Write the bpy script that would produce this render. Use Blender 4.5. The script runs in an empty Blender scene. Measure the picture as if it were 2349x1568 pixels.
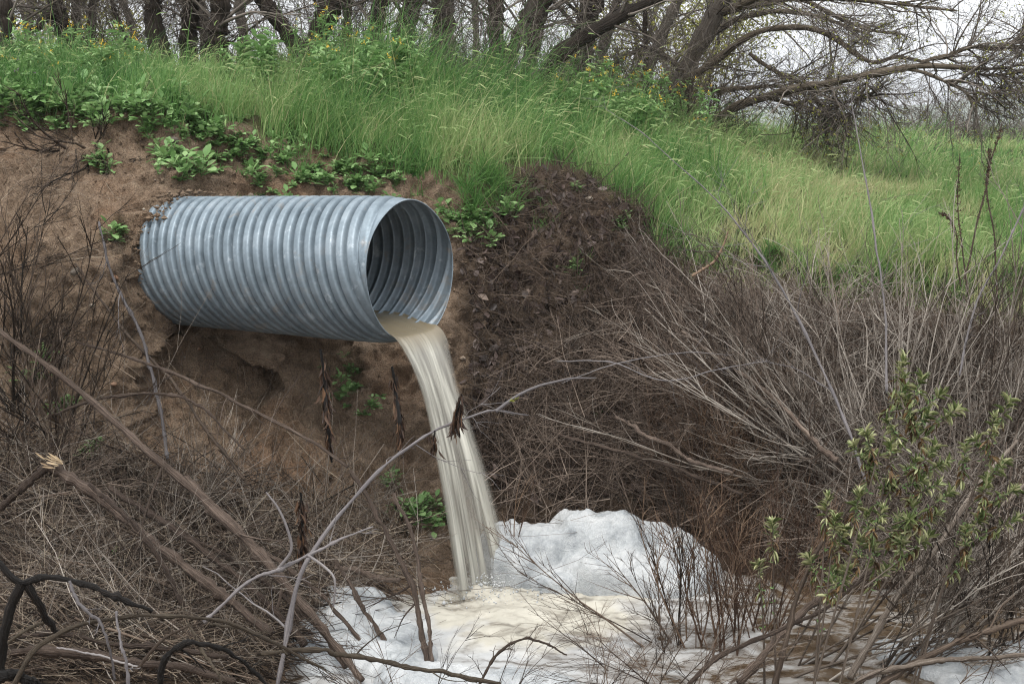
import bpy, math, random
import numpy as np
from mathutils import Vector
from mathutils.bvhtree import BVHTree

S = bpy.context.scene
C = S.collection
rng = np.random.default_rng(7)
random.seed(7)
pi = math.pi

# ------------------------------------------------------------------ camera
W0, H0, F0 = 2349.0, 1568.0, 2349.0 * 50 / 36
CX, CY = W0 / 2, H0 / 2
ZC = 2.9
PIT = math.atan((784 - 270) / F0)
cp, sp = math.cos(PIT), math.sin(PIT)
cam_d = bpy.data.cameras.new("camera"); cam = bpy.data.objects.new("camera", cam_d); C.objects.link(cam)
cam_d.lens = 50; cam_d.sensor_width = 36; cam_d.clip_start = 0.05; cam_d.clip_end = 9000
cam.location = (0, 0, ZC); cam.rotation_euler = (pi / 2 - PIT, 0, 0)
S.camera = cam

def ray(px, py):
    a = (px - CX) / F0; b = -(py - CY) / F0
    return np.array([a, cp + b * sp, -sp + b * cp])
def pt(px, py, Y):
    d = ray(px, py); return np.array([0, 0, ZC]) + d * (Y / d[1])
def project(P):
    x = P[..., 0]; y = P[..., 1]; z = P[..., 2] - ZC
    f = y * cp - z * sp; u = y * sp + z * cp
    f = np.where(f < 0.05, 0.05, f)
    return CX + F0 * x / f, CY - F0 * u / f

# ------------------------------------------------------------------ noise
_perm = np.random.default_rng(3).permutation(4096)
_val = np.random.default_rng(4).random(4096) * 2 - 1
def vnoise(p, seed=0):
    p = np.asarray(p, float)
    i = np.floor(p).astype(np.int64); f = p - i; f = f * f * (3 - 2 * f)
    def h(a, b, c):
        return _val[_perm[(_perm[(_perm[(a + seed * 57) & 4095] + b) & 4095] + c) & 4095]]
    x, y, z = i[..., 0], i[..., 1], i[..., 2]; fx, fy, fz = f[..., 0], f[..., 1], f[..., 2]
    r = 0
    for dx in (0, 1):
        for dy in (0, 1):
            for dz in (0, 1):
                w = (fx if dx else 1 - fx) * (fy if dy else 1 - fy) * (fz if dz else 1 - fz)
                r = r + w * h(x + dx, y + dy, z + dz)
    return r
def fbm(p, o=4, seed=0):
    r = 0; a = 1.0; p = np.asarray(p, float)
    for k in range(o):
        r = r + a * vnoise(p, seed + k); a *= .5; p = p * 2.03
    return r
def sstep(a, b, x):
    t = np.clip((x - a) / (b - a), 0, 1); return t * t * (3 - 2 * t)
def nrm(v):
    return v / np.maximum(np.linalg.norm(v, axis=-1, keepdims=True), 1e-9)

# ------------------------------------------------------------------ mesh builder
class MB:
    def __init__(s): s.V = []; s.Q = []; s.T = []; s.N = []; s.A = []; s.n = 0; s.UV = []; s.FL = []
    def add(s, V, Q=None, T=None, N=None, a=0.5, uv=None, fl=None):
        V = np.asarray(V, float).reshape(-1, 3)
        if Q is not None and len(Q): s.Q.append(np.asarray(Q).reshape(-1, 4) + s.n)
        if T is not None and len(T): s.T.append(np.asarray(T).reshape(-1, 3) + s.n)
        if N is not None:
            for f in N: s.N.append([i + s.n for i in f])
        a = np.asarray(a, float)
        s.A.append(np.broadcast_to(a.reshape(-1) if a.size > 1 else a, (len(V),)).copy())
        s.UV.append(np.zeros((len(V), 2)) if uv is None else np.asarray(uv, float).reshape(-1, 2))
        s.FL.append(np.zeros((len(V), 3)) if fl is None else np.asarray(fl, float).reshape(-1, 3))
        s.V.append(V); s.n += len(V)
    def tubes(s, P, R, k=4, a=None, cap=False):
        P = np.asarray(P, float); R = np.asarray(R, float)
        if P.ndim == 2: P = P[None]; R = R[None]
        N, n, _ = P.shape
        if N == 0: return
        T = nrm(np.gradient(P, axis=1))
        m = nrm(P[:, -1] - P[:, 0] + 1e-6)
        ref = np.where(np.abs(m[:, 2:3]) < .8, np.array([[0, 0, 1.]]), np.array([[1., 0, 0]]))
        A = nrm(np.cross(T, ref[:, None, :])); B = np.cross(T, A)
        th = np.arange(k) * 2 * pi / k
        V = P[:, :, None, :] + R[:, :, None, None] * (np.cos(th)[:, None] * A[:, :, None, :] + np.sin(th)[:, None] * B[:, :, None, :])
        idx = np.arange(N * n * k).reshape(N, n, k)
        q = np.stack([idx[:, :-1, :], np.roll(idx, -1, 2)[:, :-1, :], np.roll(idx, -1, 2)[:, 1:, :], idx[:, 1:, :]], -1).reshape(-1, 4)
        if a is None: a = rng.random(N)
        a = np.broadcast_to(np.asarray(a, float).reshape(-1, 1, 1), (N, n, k)).reshape(-1)
        ng = None
        if cap: ng = [list(idx[i, 0, ::-1]) for i in range(N)] + [list(idx[i, -1]) for i in range(N)]
        t = np.broadcast_to(np.linspace(0, 1, n)[None, :, None], (N, n, k)).reshape(-1)
        ln = np.concatenate([np.zeros((N, 1)), np.cumsum(np.linalg.norm(np.diff(P, axis=1), axis=2), 1)], 1) + rng.random((N, 1)) * 40
        fl = np.stack([np.broadcast_to(np.cos(th), (N, n, k)) * (1 + 0 * ln[..., None]), np.broadcast_to(np.sin(th), (N, n, k)), np.broadcast_to(ln[..., None], (N, n, k))], -1)
        s.add(V, q, N=ng, a=a, uv=np.stack([t, a], -1), fl=fl)
    def build(s, name, mat, parent=None, smooth=True):
        me = bpy.data.meshes.new(name)
        if s.n:
            V = np.concatenate(s.V); me.vertices.add(len(V)); me.vertices.foreach_set("co", V.ravel())
            lo = []; st = []; c = 0
            for arr, w in ((s.Q, 4), (s.T, 3)):
                if arr:
                    q = np.concatenate(arr); lo.append(q.ravel()); st.append(c + np.arange(len(q)) * w); c += q.size
            for f in s.N:
                lo.append(np.array(f)); st.append(np.array([c])); c += len(f)
            lo = np.concatenate(lo).astype(np.int32); st = np.concatenate(st).astype(np.int32)
            me.loops.add(len(lo)); me.polygons.add(len(st))
            me.loops.foreach_set("vertex_index", lo); me.polygons.foreach_set("loop_start", st)
            me.polygons.foreach_set("use_smooth", np.full(len(st), smooth))
            uv = np.concatenate(s.UV)
            if uv.any():
                l = me.uv_layers.new(name="UVMap"); l.data.foreach_set("uv", uv[lo].ravel())
            at = me.attributes.new("tint", 'FLOAT', 'POINT'); at.data.foreach_set("value", np.concatenate(s.A))
            fl = np.concatenate(s.FL)
            if fl.any() and mat and mat.get("flow"):
                me.attributes.new("flow", 'FLOAT_VECTOR', 'POINT').data.foreach_set("vector", fl.ravel())
            me.update(calc_edges=True); me.validate()
        if mat: me.materials.append(mat)
        o = bpy.data.objects.new(name, me); C.objects.link(o)
        if parent is not None: o.parent = parent
        return o

def tag(o, label=None, cat=None, group=None, kind=None):
    if label: o["label"] = label
    if cat: o["category"] = cat
    if group: o["group"] = group
    if kind: o["kind"] = kind
    return o
def empty(name, loc, label, cat, group=None):
    o = bpy.data.objects.new(name, None); C.objects.link(o); o.location = loc; o.empty_display_size = .1
    return tag(o, label, cat, group)
def at_root(o, root):
    """children keep world coordinates although the root stands at its base"""
    o.parent = root
    M = np.array(root.location)
    n = len(o.data.vertices); co = np.empty(n * 3); o.data.vertices.foreach_get("co", co)
    co = (co.reshape(-1, 3) - M).ravel(); o.data.vertices.foreach_set("co", co); o.data.update()
    return o

# ------------------------------------------------------------------ materials
def newmat(name):
    m = bpy.data.materials.new(name); m.use_nodes = True; nt = m.node_tree; nt.nodes.clear()
    return m, nt
def N(nt, t, **kw):
    n = nt.nodes.new(t)
    for k, v in kw.items():
        if k.startswith("i_"):
            n.inputs[k[2:].replace("_", " ")].default_value = v
        else: setattr(n, k, v)
    return n
def L(nt, a, b): nt.links.new(a, b)
def ramp(nt, fac, stops):
    r = N(nt, "ShaderNodeValToRGB"); e = r.color_ramp.elements
    while len(e) < len(stops): e.new(.5)
    for i, (p, c) in enumerate(stops):
        e[i].position = p; e[i].color = (*c, 1) if len(c) == 3 else c
    if fac is not None: L(nt, fac, r.inputs[0])
    return r
def noise(nt, scale, detail=4, vec=None, rough=.55, dist=0):
    n = N(nt, "ShaderNodeTexNoise"); n.inputs["Scale"].default_value = scale; n.inputs["Detail"].default_value = detail
    n.inputs["Roughness"].default_value = rough; n.inputs["Distortion"].default_value = dist
    if vec is not None: L(nt, vec, n.inputs["Vector"])
    return n
def mixc(nt, fac, a, b, mode='MIX'):
    m = N(nt, "ShaderNodeMix", data_type='RGBA', blend_type=mode)
    for s, v in ((m.inputs[0], fac), (m.inputs[6], a), (m.inputs[7], b)):
        if isinstance(v, (int, float)): s.default_value = v
        elif isinstance(v, tuple): s.default_value = (*v, 1)
        else: L(nt, v, s)
    return m.outputs[2]
def coords(nt, scale=(1, 1, 1), kind="Object"):
    t = N(nt, "ShaderNodeTexCoord"); m = N(nt, "ShaderNodeMapping"); m.inputs["Scale"].default_value = scale
    L(nt, t.outputs[kind], m.inputs["Vector"]); return m.outputs[0]
def bump(nt, h, strength=.5, dist=.02):
    b = N(nt, "ShaderNodeBump"); b.inputs["Strength"].default_value = strength; b.inputs["Distance"].default_value = dist
    L(nt, h, b.inputs["Height"]); return b.outputs[0]
def finish(nt, sh):
    o = N(nt, "ShaderNodeOutputMaterial"); L(nt, sh, o.inputs["Surface"])
def princ(nt, col=None, rough=.8, spec=.3, normal=None, metal=0):
    p = N(nt, "ShaderNodeBsdfPrincipled")
    if isinstance(col, tuple): p.inputs["Base Color"].default_value = (*col, 1)
    elif col is not None: L(nt, col, p.inputs["Base Color"])
    if isinstance(rough, (int, float)): p.inputs["Roughness"].default_value = rough
    else: L(nt, rough, p.inputs["Roughness"])
    p.inputs["Specular IOR Level"].default_value = spec; p.inputs["Metallic"].default_value = metal
    if normal is not None: L(nt, normal, p.inputs["Normal"])
    return p

def leaf_mat(name, stops, trans=.35, rough=.55, along=0.0):
    """colour by the per-leaf tint"""
    m, nt = newmat(name)
    a = N(nt, "ShaderNodeAttribute", attribute_name="tint")
    r = ramp(nt, a.outputs["Fac"], stops)
    p = princ(nt, r.outputs[0], rough, .3)
    t = N(nt, "ShaderNodeBsdfTranslucent"); L(nt, r.outputs[0], t.inputs[0])
    x = N(nt, "ShaderNodeMixShader"); x.inputs[0].default_value = trans
    L(nt, p.outputs[0], x.inputs[1]); L(nt, t.outputs[0], x.inputs[2]); finish(nt, x.outputs[0])
    return m
def wood_mat(name, stops, scale=30, bstr=.6, rough=.85, stretch=None, streak=(3.2, 5.5)):
    """bark: fibres run along the stem (the flow attribute holds round-the-stem and along-the-stem coordinates)"""
    m, nt = newmat(name); m["flow"] = 1
    a = N(nt, "ShaderNodeAttribute", attribute_name="tint")
    f = N(nt, "ShaderNodeAttribute", attribute_name="flow")
    mp = N(nt, "ShaderNodeMapping"); mp.inputs["Scale"].default_value = (streak[0], streak[0], streak[1]); L(nt, f.outputs["Vector"], mp.inputs[0])
    n = noise(nt, 1., 5, mp.outputs[0], .7)
    nb = noise(nt, 3.3, 4, coords(nt), .6)
    ng = noise(nt, scale * 3, 3, coords(nt), .6)
    ad = N(nt, "ShaderNodeMath", operation='MULTIPLY_ADD'); L(nt, n.outputs["Fac"], ad.inputs[0]); ad.inputs[1].default_value = 1.7; ad.inputs[2].default_value = -.85
    a2 = N(nt, "ShaderNodeMath", operation='MULTIPLY_ADD'); L(nt, nb.outputs["Fac"], a2.inputs[0]); a2.inputs[1].default_value = .6; L(nt, ad.outputs[0], a2.inputs[2])
    a3 = N(nt, "ShaderNodeMath", operation='ADD'); L(nt, a2.outputs[0], a3.inputs[0]); a3.inputs[1].default_value = -.3
    a4 = N(nt, "ShaderNodeMath", operation='MULTIPLY_ADD'); L(nt, ng.outputs["Fac"], a4.inputs[0]); a4.inputs[1].default_value = .4; L(nt, a3.outputs[0], a4.inputs[2])
    a5 = N(nt, "ShaderNodeMath", operation='ADD'); L(nt, a4.outputs[0], a5.inputs[0]); a5.inputs[1].default_value = -.2
    su = N(nt, "ShaderNodeMath", operation='ADD', use_clamp=True); L(nt, a.outputs["Fac"], su.inputs[0]); L(nt, a5.outputs[0], su.inputs[1])
    col = ramp(nt, su.outputs[0], stops).outputs[0]
    finish(nt, princ(nt, col, rough, .2, bump(nt, n.outputs["Fac"], bstr, .03)).outputs[0])
    return m

M = {}
M['grass'] = leaf_mat("grass_blade", [(0, (.034, .105, .028)), (.3, (.086, .202, .052)), (.55, (.172, .302, .094)), (.78, (.31, .39, .165)), (1, (.46, .43, .24))], .4)
M['weed'] = leaf_mat("weed_leaf", [(0, (.075, .165, .05)), (.5, (.16, .29, .10)), (1, (.28, .41, .18))], .3, .5)
M['willow_leaf'] = leaf_mat("spring_leaf", [(0, (.16, .17, .03)), (1, (.36, .36, .08))], .4)
M['shrub_leaf'] = leaf_mat("shrub_leaf", [(0, (.06, .035, .018)), (.26, (.20, .125, .055)), (.34, (.065, .095, .03)), (.62, (.165, .205, .075)), (1, (.50, .50, .29))], .25, .45)
M['yellow'] = leaf_mat("yellow_petal", [(0, (.60, .36, .03)), (1, (.72, .55, .08))], .25)
M['purple'] = leaf_mat("purple_petal", [(0, (.25, .10, .28)), (1, (.35, .18, .38))], .25)
M['dry'] = leaf_mat("dry_stem", [(0, (.07, .05, .038)), (.55, (.21, .16, .12)), (1, (.46, .39, .30))], .1, .8)
M['dead_leaf'] = leaf_mat("dead_leaf", [(0, (.016, .010, .008)), (.6, (.05, .028, .018)), (1, (.12, .065, .034))], .12, .6)
M['litter'] = leaf_mat("litter_leaf", [(0, (.022, .015, .012)), (.6, (.062, .043, .037)), (.95, (.115, .086, .076)), (1, (.20, .15, .12))], .05, .5)
M['bark'] = wood_mat("dark_bark", [(0, (.010, .008, .006)), (.5, (.030, .023, .018)), (1, (.085, .068, .056))], 6, 1.0, .9, None, (5, 3))
M['greybark'] = wood_mat("grey_bark", [(0, (.03, .025, .02)), (.5, (.085, .072, .06)), (1, (.17, .15, .13))], 6, 1., .9, None, (5, 3))
M['limb'] = wood_mat("limb_bark", [(0, (.024, .018, .013)), (.5, (.085, .068, .050)), (1, (.22, .185, .14))], 12, .8, .85, None, (4, 6))
M['twig'] = wood_mat("tree_twig", [(0, (.035, .028, .023)), (.5, (.095, .08, .068)), (1, (.23, .20, .175))], 20, .2)
M['brown_log'] = wood_mat("brown_log", [(0, (.016, .011, .009)), (.5, (.078, .057, .045)), (1, (.21, .16, .13))], 60, .9, .8, (1, 1, 1))
M['burnt'] = wood_mat("burnt_bark", [(0, (.005, .0045, .004)), (.6, (.014, .012, .011)), (1, (.07, .055, .045))], 50, .8, .6, (1, 1, 1))
M['pale'] = wood_mat("pale_wood", [(0, (.045, .040, .040)), (.5, (.135, .125, .13)), (1, (.27, .25, .245))], 40, .4, .6, (1, 1, 1))
M['grey_stem'] = wood_mat("grey_stem", [(0, (.035, .025, .019)), (.42, (.125, .101, .081)), (1, (.42, .38, .335))], 40, .3, .65, (1, 1, 1))
M['red_twig'] = wood_mat("red_twig", [(0, (.018, .013, .010)), (.5, (.080, .058, .045)), (1, (.27, .215, .175))], 40, .2, .75, (1, 1, 1))
M['rust_twig'] = wood_mat("rust_twig", [(0, (.032, .018, .012)), (.5, (.098, .060, .040)), (1, (.25, .175, .12))], 40, .2, .7, (1, 1, 1))
M['dark_twig'] = wood_mat("dark_twig", [(0, (.010, .008, .006)), (.5, (.042, .030, .022)), (1, (.14, .105, .08))], 40, .2, .75, (1, 1, 1))
M['fresh_wood'] = wood_mat("fresh_wood", [(0, (.20, .14, .085)), (1, (.40, .31, .20))], 40, .4, .7, (1, 1, 1))

def stone_mat():
    m, nt = newmat("stone")
    a = N(nt, "ShaderNodeAttribute", attribute_name="tint"); n = noise(nt, 40, 5, coords(nt))
    r = ramp(nt, a.outputs["Fac"], [(0, (.10, .095, .09)), (.4, (.30, .26, .21)), (.7, (.42, .38, .32)), (1, (.30, .15, .08))])
    c = mixc(nt, n.outputs["Fac"], r.outputs[0], (.10, .075, .055))
    finish(nt, princ(nt, c, .85, .3, bump(nt, n.outputs["Fac"], .5, .01)).outputs[0]); return m
M['stone'] = stone_mat()

# ------------------------------------------------------------------ terrain
ST = np.array([-400, -8, -5, -3.6, -2.9, -2.5, -2.2, -1.6, -0.9, -0.25, .42, .93, 1.3, 2.0, 2.7, 3.8, 6, 9, 400.])
def row(v): return np.array(v, float)
#            -400   -8    -5   -3.6  -2.9  -2.5  -2.2  -1.6  -.9  -.25   .42   .93   1.3   2.0   2.7   3.8    6    9   400
B_y = row([4.6] * 19)
B_z = row([.80, .80, .75, .72, .66, .60, .55, .45, .35, .30, .30, .30, .30, .32, .35, .40, .45, .5, .5])
C_y = row([6.3, 6.3, 6.3, 6.3, 6.3, 6.3, 6.3, 6.2, 6.0, 5.9, 5.9, 5.9, 5.9, 5.9, 5.8, 5.6, 5.4, 5.4, 5.4])
C_z = row([.55, .55, .48, .42, .33, .27, .22, .10, -.12, -.2, -.2, -.2, -.2, -.2, -.2, -.2, -.2, -.2, -.2])
D_y = row([7.5, 7.5, 7.5, 7.5, 7.5, 7.5, 7.5, 7.5, 7.6, 7.7, 7.7, 7.7, 7.7, 7.6, 7.4, 7.0, 6.4, 6.0, 6])
D_z = row([.70, .70, .62, .50, .42, .36, .30, .12, -.12, -.28, -.3, -.3, -.3, -.3, -.28, -.25, -.25, -.25, -.25])
E_y = row([8.4, 8.4, 8.4, 8.35, 8.3, 8.35, 8.5, 8.7, 8.85, 8.95, 9.0, 9.05, 9.0, 8.8, 8.5, 8.0, 7.3, 6.9, 6.9])
E_z = row([.90, .90, .85, .75, .66, .58, .50, .32, .15, .04, .0, .0, .0, .0, .0, .0, .0, .0, 0])
F_y = row([9.0, 9.0, 9.0, 8.95, 8.9, 8.95, 9.25, 9.35, 9.4, 9.5, 9.6, 9.6, 9.5, 9.3, 9.0, 8.55, 7.8, 7.4, 7.4])
F_z = row([1.35, 1.35, 1.3, 1.25, 1.2, 1.12, .98, .85, .75, .7, .68, .65, .60, .55, .55, .55, .5, .5, .5])
G_y = row([9.75, 9.75, 9.7, 9.58, 9.42, 9.36, 9.90, 10.0, 10.0, 10.05, 10.15, 10.2, 10.15, 9.95, 9.7, 9.2, 8.3, 7.9, 7.9])
G_z = row([2.15, 2.15, 2.12, 2.1, 2.05, 2.0, 1.9, 1.72, 1.6, 1.5, 1.42, 1.35, 1.28, 1.2, 1.15, 1.1, 1.1, 1.1, 1.1])
H_y = row([10.6, 10.6, 10.6, 10.5, 10.4, 10.42, 10.6, 10.7, 10.7, 10.7, 10.85, 11., 11., 10.8, 10.5, 10.0, 8.9, 8.4, 8.4])
H_z = row([3.0, 3.0, 2.98, 2.95, 2.92, 2.90, 2.82, 2.68, 2.54, 2.46, 2.42, 2.18, 1.98, 1.86, 1.8, 1.75, 1.7, 1.7, 1.7])
I_y = row([13.] * 19)
I_z = row([3.2, 3.2, 3.22, 3.22, 3.2, 3.2, 3.18, 3.14, 3.05, 2.85, 2.72, 2.65, 2.55, 2.35, 2.2, 2.02, 1.88, 1.85, 1.85])
J_y = row([16.] * 19)
J_z = row([3.25, 3.25, 3.28, 3.28, 3.26, 3.25, 3.24, 3.22, 3.15, 3.0, 2.92, 2.9, 2.85, 2.7, 2.55, 2.32, 2.08, 2.05, 2.05])
K_y = row([23.] * 19)
K_z = row([3.0, 3.0, 3.05, 3.05, 3.05, 3.05, 3.05, 3.05, 3.0, 2.9, 2.85, 2.8, 2.75, 2.7, 2.66, 2.58, 2.42, 2.38, 2.35])
L_y = row([45.] * 19); L_z = row([1.6] * 19)
M_y = row([140.] * 19); M_z = row([.2] * 19)
N_y = row([600.] * 19); N_z = row([-2.] * 19)
O_y = row([3900.] * 19); O_z = row([-3.] * 19)
A_y = row([-40.] * 19); A_z = row([1.5] * 19)
A2_y = row([1.5] * 19); A2_z = row([1.35] * 19)
CTRL = [(A_y, A_z, 8), (A2_y, A2_z, 14), (B_y, B_z, 26), (C_y, C_z, 26), (D_y, D_z, 34), (E_y, E_z, 40), (F_y, F_z, 56), (G_y, G_z, 60),
        (H_y, H_z, 60), (I_y, I_z, 36), (J_y, J_z, 34), (K_y, K_z, 22), (L_y, L_z, 14), (M_y, M_z, 10), (N_y, N_z, 8), (O_y, O_z, 0)]
xf = np.arange(-4.6, 4.61, .021)
go = [4.6]; st_ = .03
while go[-1] < 2600: st_ *= 1.16; go.append(go[-1] + st_)
go = np.array(go[1:])
XS = np.concatenate([-go[::-1], xf, go])
def xi(arr):
    acc = 0
    for o in np.linspace(-.16, .16, 7): acc = acc + np.interp(XS + o, ST, arr)
    return acc / 7
rowsY, rowsZ, segid = [], [], []
ctrl = [(xi(y), xi(z), n) for y, z, n in CTRL]
for i in range(len(ctrl) - 1):
    y0, z0, n = ctrl[i]; y1, z1, _ = ctrl[i + 1]
    for k in range(n):
        t = k / n; rowsY.append(y0 + (y1 - y0) * t); rowsZ.append(z0 + (z1 - z0) * t); segid.append(i + t)
rowsY.append(ctrl[-1][0]); rowsZ.append(ctrl[-1][1]); segid.append(len(ctrl) - 1.)
GY = np.array(rowsY); GZ = np.array(rowsZ); SEG = np.array(segid)
for it in range(26):                                        # round the corners of the profile
    zz = GZ.copy(); zz[1:-1] = (GZ[:-2] + 2 * GZ[1:-1] + GZ[2:]) / 4; GZ[1:260] = zz[1:260]
    yy = GY.copy(); yy[1:-1] = (GY[:-2] + 2 * GY[1:-1] + GY[2:]) / 4; GY[60:260] = yy[60:260]
GX = np.broadcast_to(XS, GY.shape)
TP = np.stack([GX, GY, GZ], -1).copy()
# the hollow washed out under the pipe
def bowl(cx, cz, rx, rz, depth, sharp=.5):
    d = np.sqrt(((TP[..., 0] - cx) / rx) ** 2 + ((TP[..., 2] - cz) / rz) ** 2) + .22 * vnoise(np.stack([TP[..., 0] * 4, TP[..., 2] * 4, TP[..., 2] * 0], -1), 9)
    m = (TP[..., 1] > 8.2) & (TP[..., 1] < 10.9)
    TP[..., 1] += np.where(m, depth * sstep(1, sharp, d), 0)
bowl(-2.02, 1.05, .52, .42, .34, .66)
bowl(-1.35, 1.05, .45, .5, .16, .5)
nvec = nrm(np.cross(np.gradient(TP, axis=1), np.gradient(TP, axis=0)))
face = sstep(4.2, 5.2, SEG)[:, None] * sstep(8.9, 8.0, SEG)[:, None]
top = sstep(8.0, 9.0, SEG)[:, None] * sstep(13, 12, SEG)[:, None]
near = sstep(4.8, 3.8, SEG)[:, None]
big = fbm(TP * 1.5, 3, 11); mid = fbm(TP * 5.5, 3, 23); fine = fbm(TP * 19, 3, 31)
ridg = 1 - np.abs(fbm(np.stack([TP[..., 0] * 4.5, TP[..., 1] * 1.2, TP[..., 2] * 1.6], -1), 3, 77))
disp = face * (.085 * big + .070 * mid + .042 * fine - .05 * (ridg - .6)) + top * (.07 * big + .03 * mid) + near * (.05 * big + .03 * mid + .01 * fine)
TP += nvec * disp[..., None]
# the cut face round the buried end of the pipe stands square to the pipe
_ax = np.array([math.sin(math.radians(57)), -math.cos(math.radians(57)), .023]); _ax /= np.linalg.norm(_ax); _m = pt(943, 621, 8.74)
_d = TP - _m; _s = -(_d @ _ax); _r = _d + _s[..., None] * _ax; _rho = np.linalg.norm(_r, axis=-1); _h = _r[..., 2]
_w = sstep(.72, .52, _rho) * sstep(.40, .22, _h) * (_s > .9) * (TP[..., 1] > 8.4)
TP -= _ax * (_w * np.maximum(0, 1.93 + .07 * mid + .03 * fine - _s))[..., None]
_w2 = sstep(1.7, 2.0, _s) * sstep(.85, .5, _rho) * sstep(.05, .28, _h) * (_s < 3) * (TP[..., 1] < 11)
TP[..., 2] += .06 * _w2; TP[..., 1] -= .05 * _w2
clod = fbm(TP * 9, 2, 51); TP += nvec * (face * .035 * np.clip(clod - .35, 0, 1))[..., None]
nr, nc = GY.shape
idx = np.arange(nr * nc).reshape(nr, nc)
quads = np.stack([idx[:-1, :-1], idx[:-1, 1:], idx[1:, 1:], idx[1:, :-1]], -1).reshape(-1, 4)
PX, PY = project(TP)
GRX = [-200, 0, 120, 250, 330, 420, 520, 650, 720, 800, 900, 1000, 1100, 1200, 1280, 1350, 1420, 1470, 1500, 1700, 1900, 2100, 2349, 2600]
GRY = [265, 262, 272, 240, 262, 300, 290, 325, 345, 375, 390, 405, 400, 388, 368, 405, 470, 490, 575, 645, 680, 705, 745, 760]
def grass_edge(px): return np.interp(px, GRX, GRY)
gmask = sstep(25, -25, PY - grass_edge(PX) + 26 * mid) * (TP[..., 1] > 8.3)
litter = sstep(1010, 1130, PX + 60 * mid) * sstep(6.0, 7.5, TP[..., 1]) * (1 - gmask)
terr = MB(); terr.add(TP, quads)
def ground_mat():
    m, nt = newmat("soil")
    v = coords(nt)
    n1 = noise(nt, 1.6, 4, v); n2 = noise(nt, 12, 6, v, .65); n3 = noise(nt, 90, 4, v, .7); n4 = noise(nt, 320, 2, v, .6)
    base = ramp(nt, n2.outputs["Fac"], [(.25, (.15, .106, .072)), (.5, (.30, .216, .150)), (.75, (.44, .335, .242))])
    red = ramp(nt, n1.outputs["Fac"], [(.52, (0, 0, 0)), (.7, (1, 1, 1))])
    rfm = N(nt, 'ShaderNodeMath', operation='MULTIPLY'); L(nt, red.outputs[0], rfm.inputs[0]); rfm.inputs[1].default_value = .5
    c = mixc(nt, rfm.outputs[0], base.outputs[0], (.26, .145, .080))
    c = mixc(nt, .7, c, ramp(nt, n3.outputs["Fac"], [(.32, (.32, .32, .32)), (.62, (1.45, 1.45, 1.45))]).outputs[0], 'MULTIPLY')
    vo = N(nt, "ShaderNodeTexVoronoi"); vo.inputs["Scale"].default_value = 75; L(nt, v, vo.inputs["Vector"])
    sp_ = ramp(nt, vo.outputs["Distance"], [(.12, (1, 1, 1)), (.2, (0, 0, 0))])
    gate = ramp(nt, N(nt, "ShaderNodeTexWhiteNoise").outputs[0], [(0, (0, 0, 0)), (1, (1, 1, 1))])
    wn = gate.inputs[0].links[0].from_node; L(nt, vo.outputs["Color"], wn.inputs["Vector"])
    g2 = ramp(nt, wn.outputs[0], [(.6, (0, 0, 0)), (.62, (1, 1, 1))])
    gm = mixc(nt, 1.0, sp_.outputs[0], g2.outputs[0], 'MULTIPLY')
    c = mixc(nt, gm, c, (.36, .29, .22))
    al = N(nt, "ShaderNodeAttribute", attribute_name="litter"); ag = N(nt, "ShaderNodeAttribute", attribute_name="grassy")
    lf = N(nt, "ShaderNodeMath", operation='MULTIPLY'); L(nt, al.outputs["Fac"], lf.inputs[0]); lf.inputs[1].default_value = .8
    lit = ramp(nt, n2.outputs["Fac"], [(.3, (.034, .023, .016)), (.7, (.105, .073, .052))])
    c = mixc(nt, lf.outputs[0], c, lit.outputs[0])
    gr = ramp(nt, n2.outputs["Fac"], [(.3, (.028, .040, .012)), (.7, (.075, .095, .028))])
    c = mixc(nt, ag.outputs["Fac"], c, gr.outputs[0])
    h = N(nt, "ShaderNodeMath", operation='ADD'); L(nt, n3.outputs["Fac"], h.inputs[0]); L(nt, n2.outputs["Fac"], h.inputs[1])
    h2 = N(nt, "ShaderNodeMath", operation='MULTIPLY_ADD'); L(nt, n4.outputs["Fac"], h2.inputs[0]); h2.inputs[1].default_value = .35; L(nt, h.outputs[0], h2.inputs[2])
    finish(nt, princ(nt, c, .9, .2, bump(nt, h2.outputs[0], 1., .05)).outputs[0]); return m
ground = terr.build("ground", ground_mat()); tag(ground, kind="structure")
for nm, arr in (("grassy", gmask), ("litter", litter)):
    a = ground.data.attributes.new(nm, 'FLOAT', 'POINT'); a.data.foreach_set("value", np.asarray(arr, float).ravel())
bvh = BVHTree.FromPolygons([tuple(p) for p in TP.reshape(-1, 3)], [tuple(q) for q in quads.tolist()])
def drop(x, y, z0=30):
    r = bvh.ray_cast(Vector((x, y, z0)), Vector((0, 0, -1)))
    return (np.array(r[0]), np.array(r[1])) if r[0] is not None else (None, None)
def gp(px, py):
    d = ray(px, py); r = bvh.ray_cast(Vector((0, 0, ZC)), Vector(d).normalized())
    if r[0] is None: return None, None
    n = np.array(r[1]); n = n if n @ d < 0 else -n
    return np.array(r[0]), n
def gz(x, y):
    p, _ = drop(x, y); return 0. if p is None else p[2]

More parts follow.
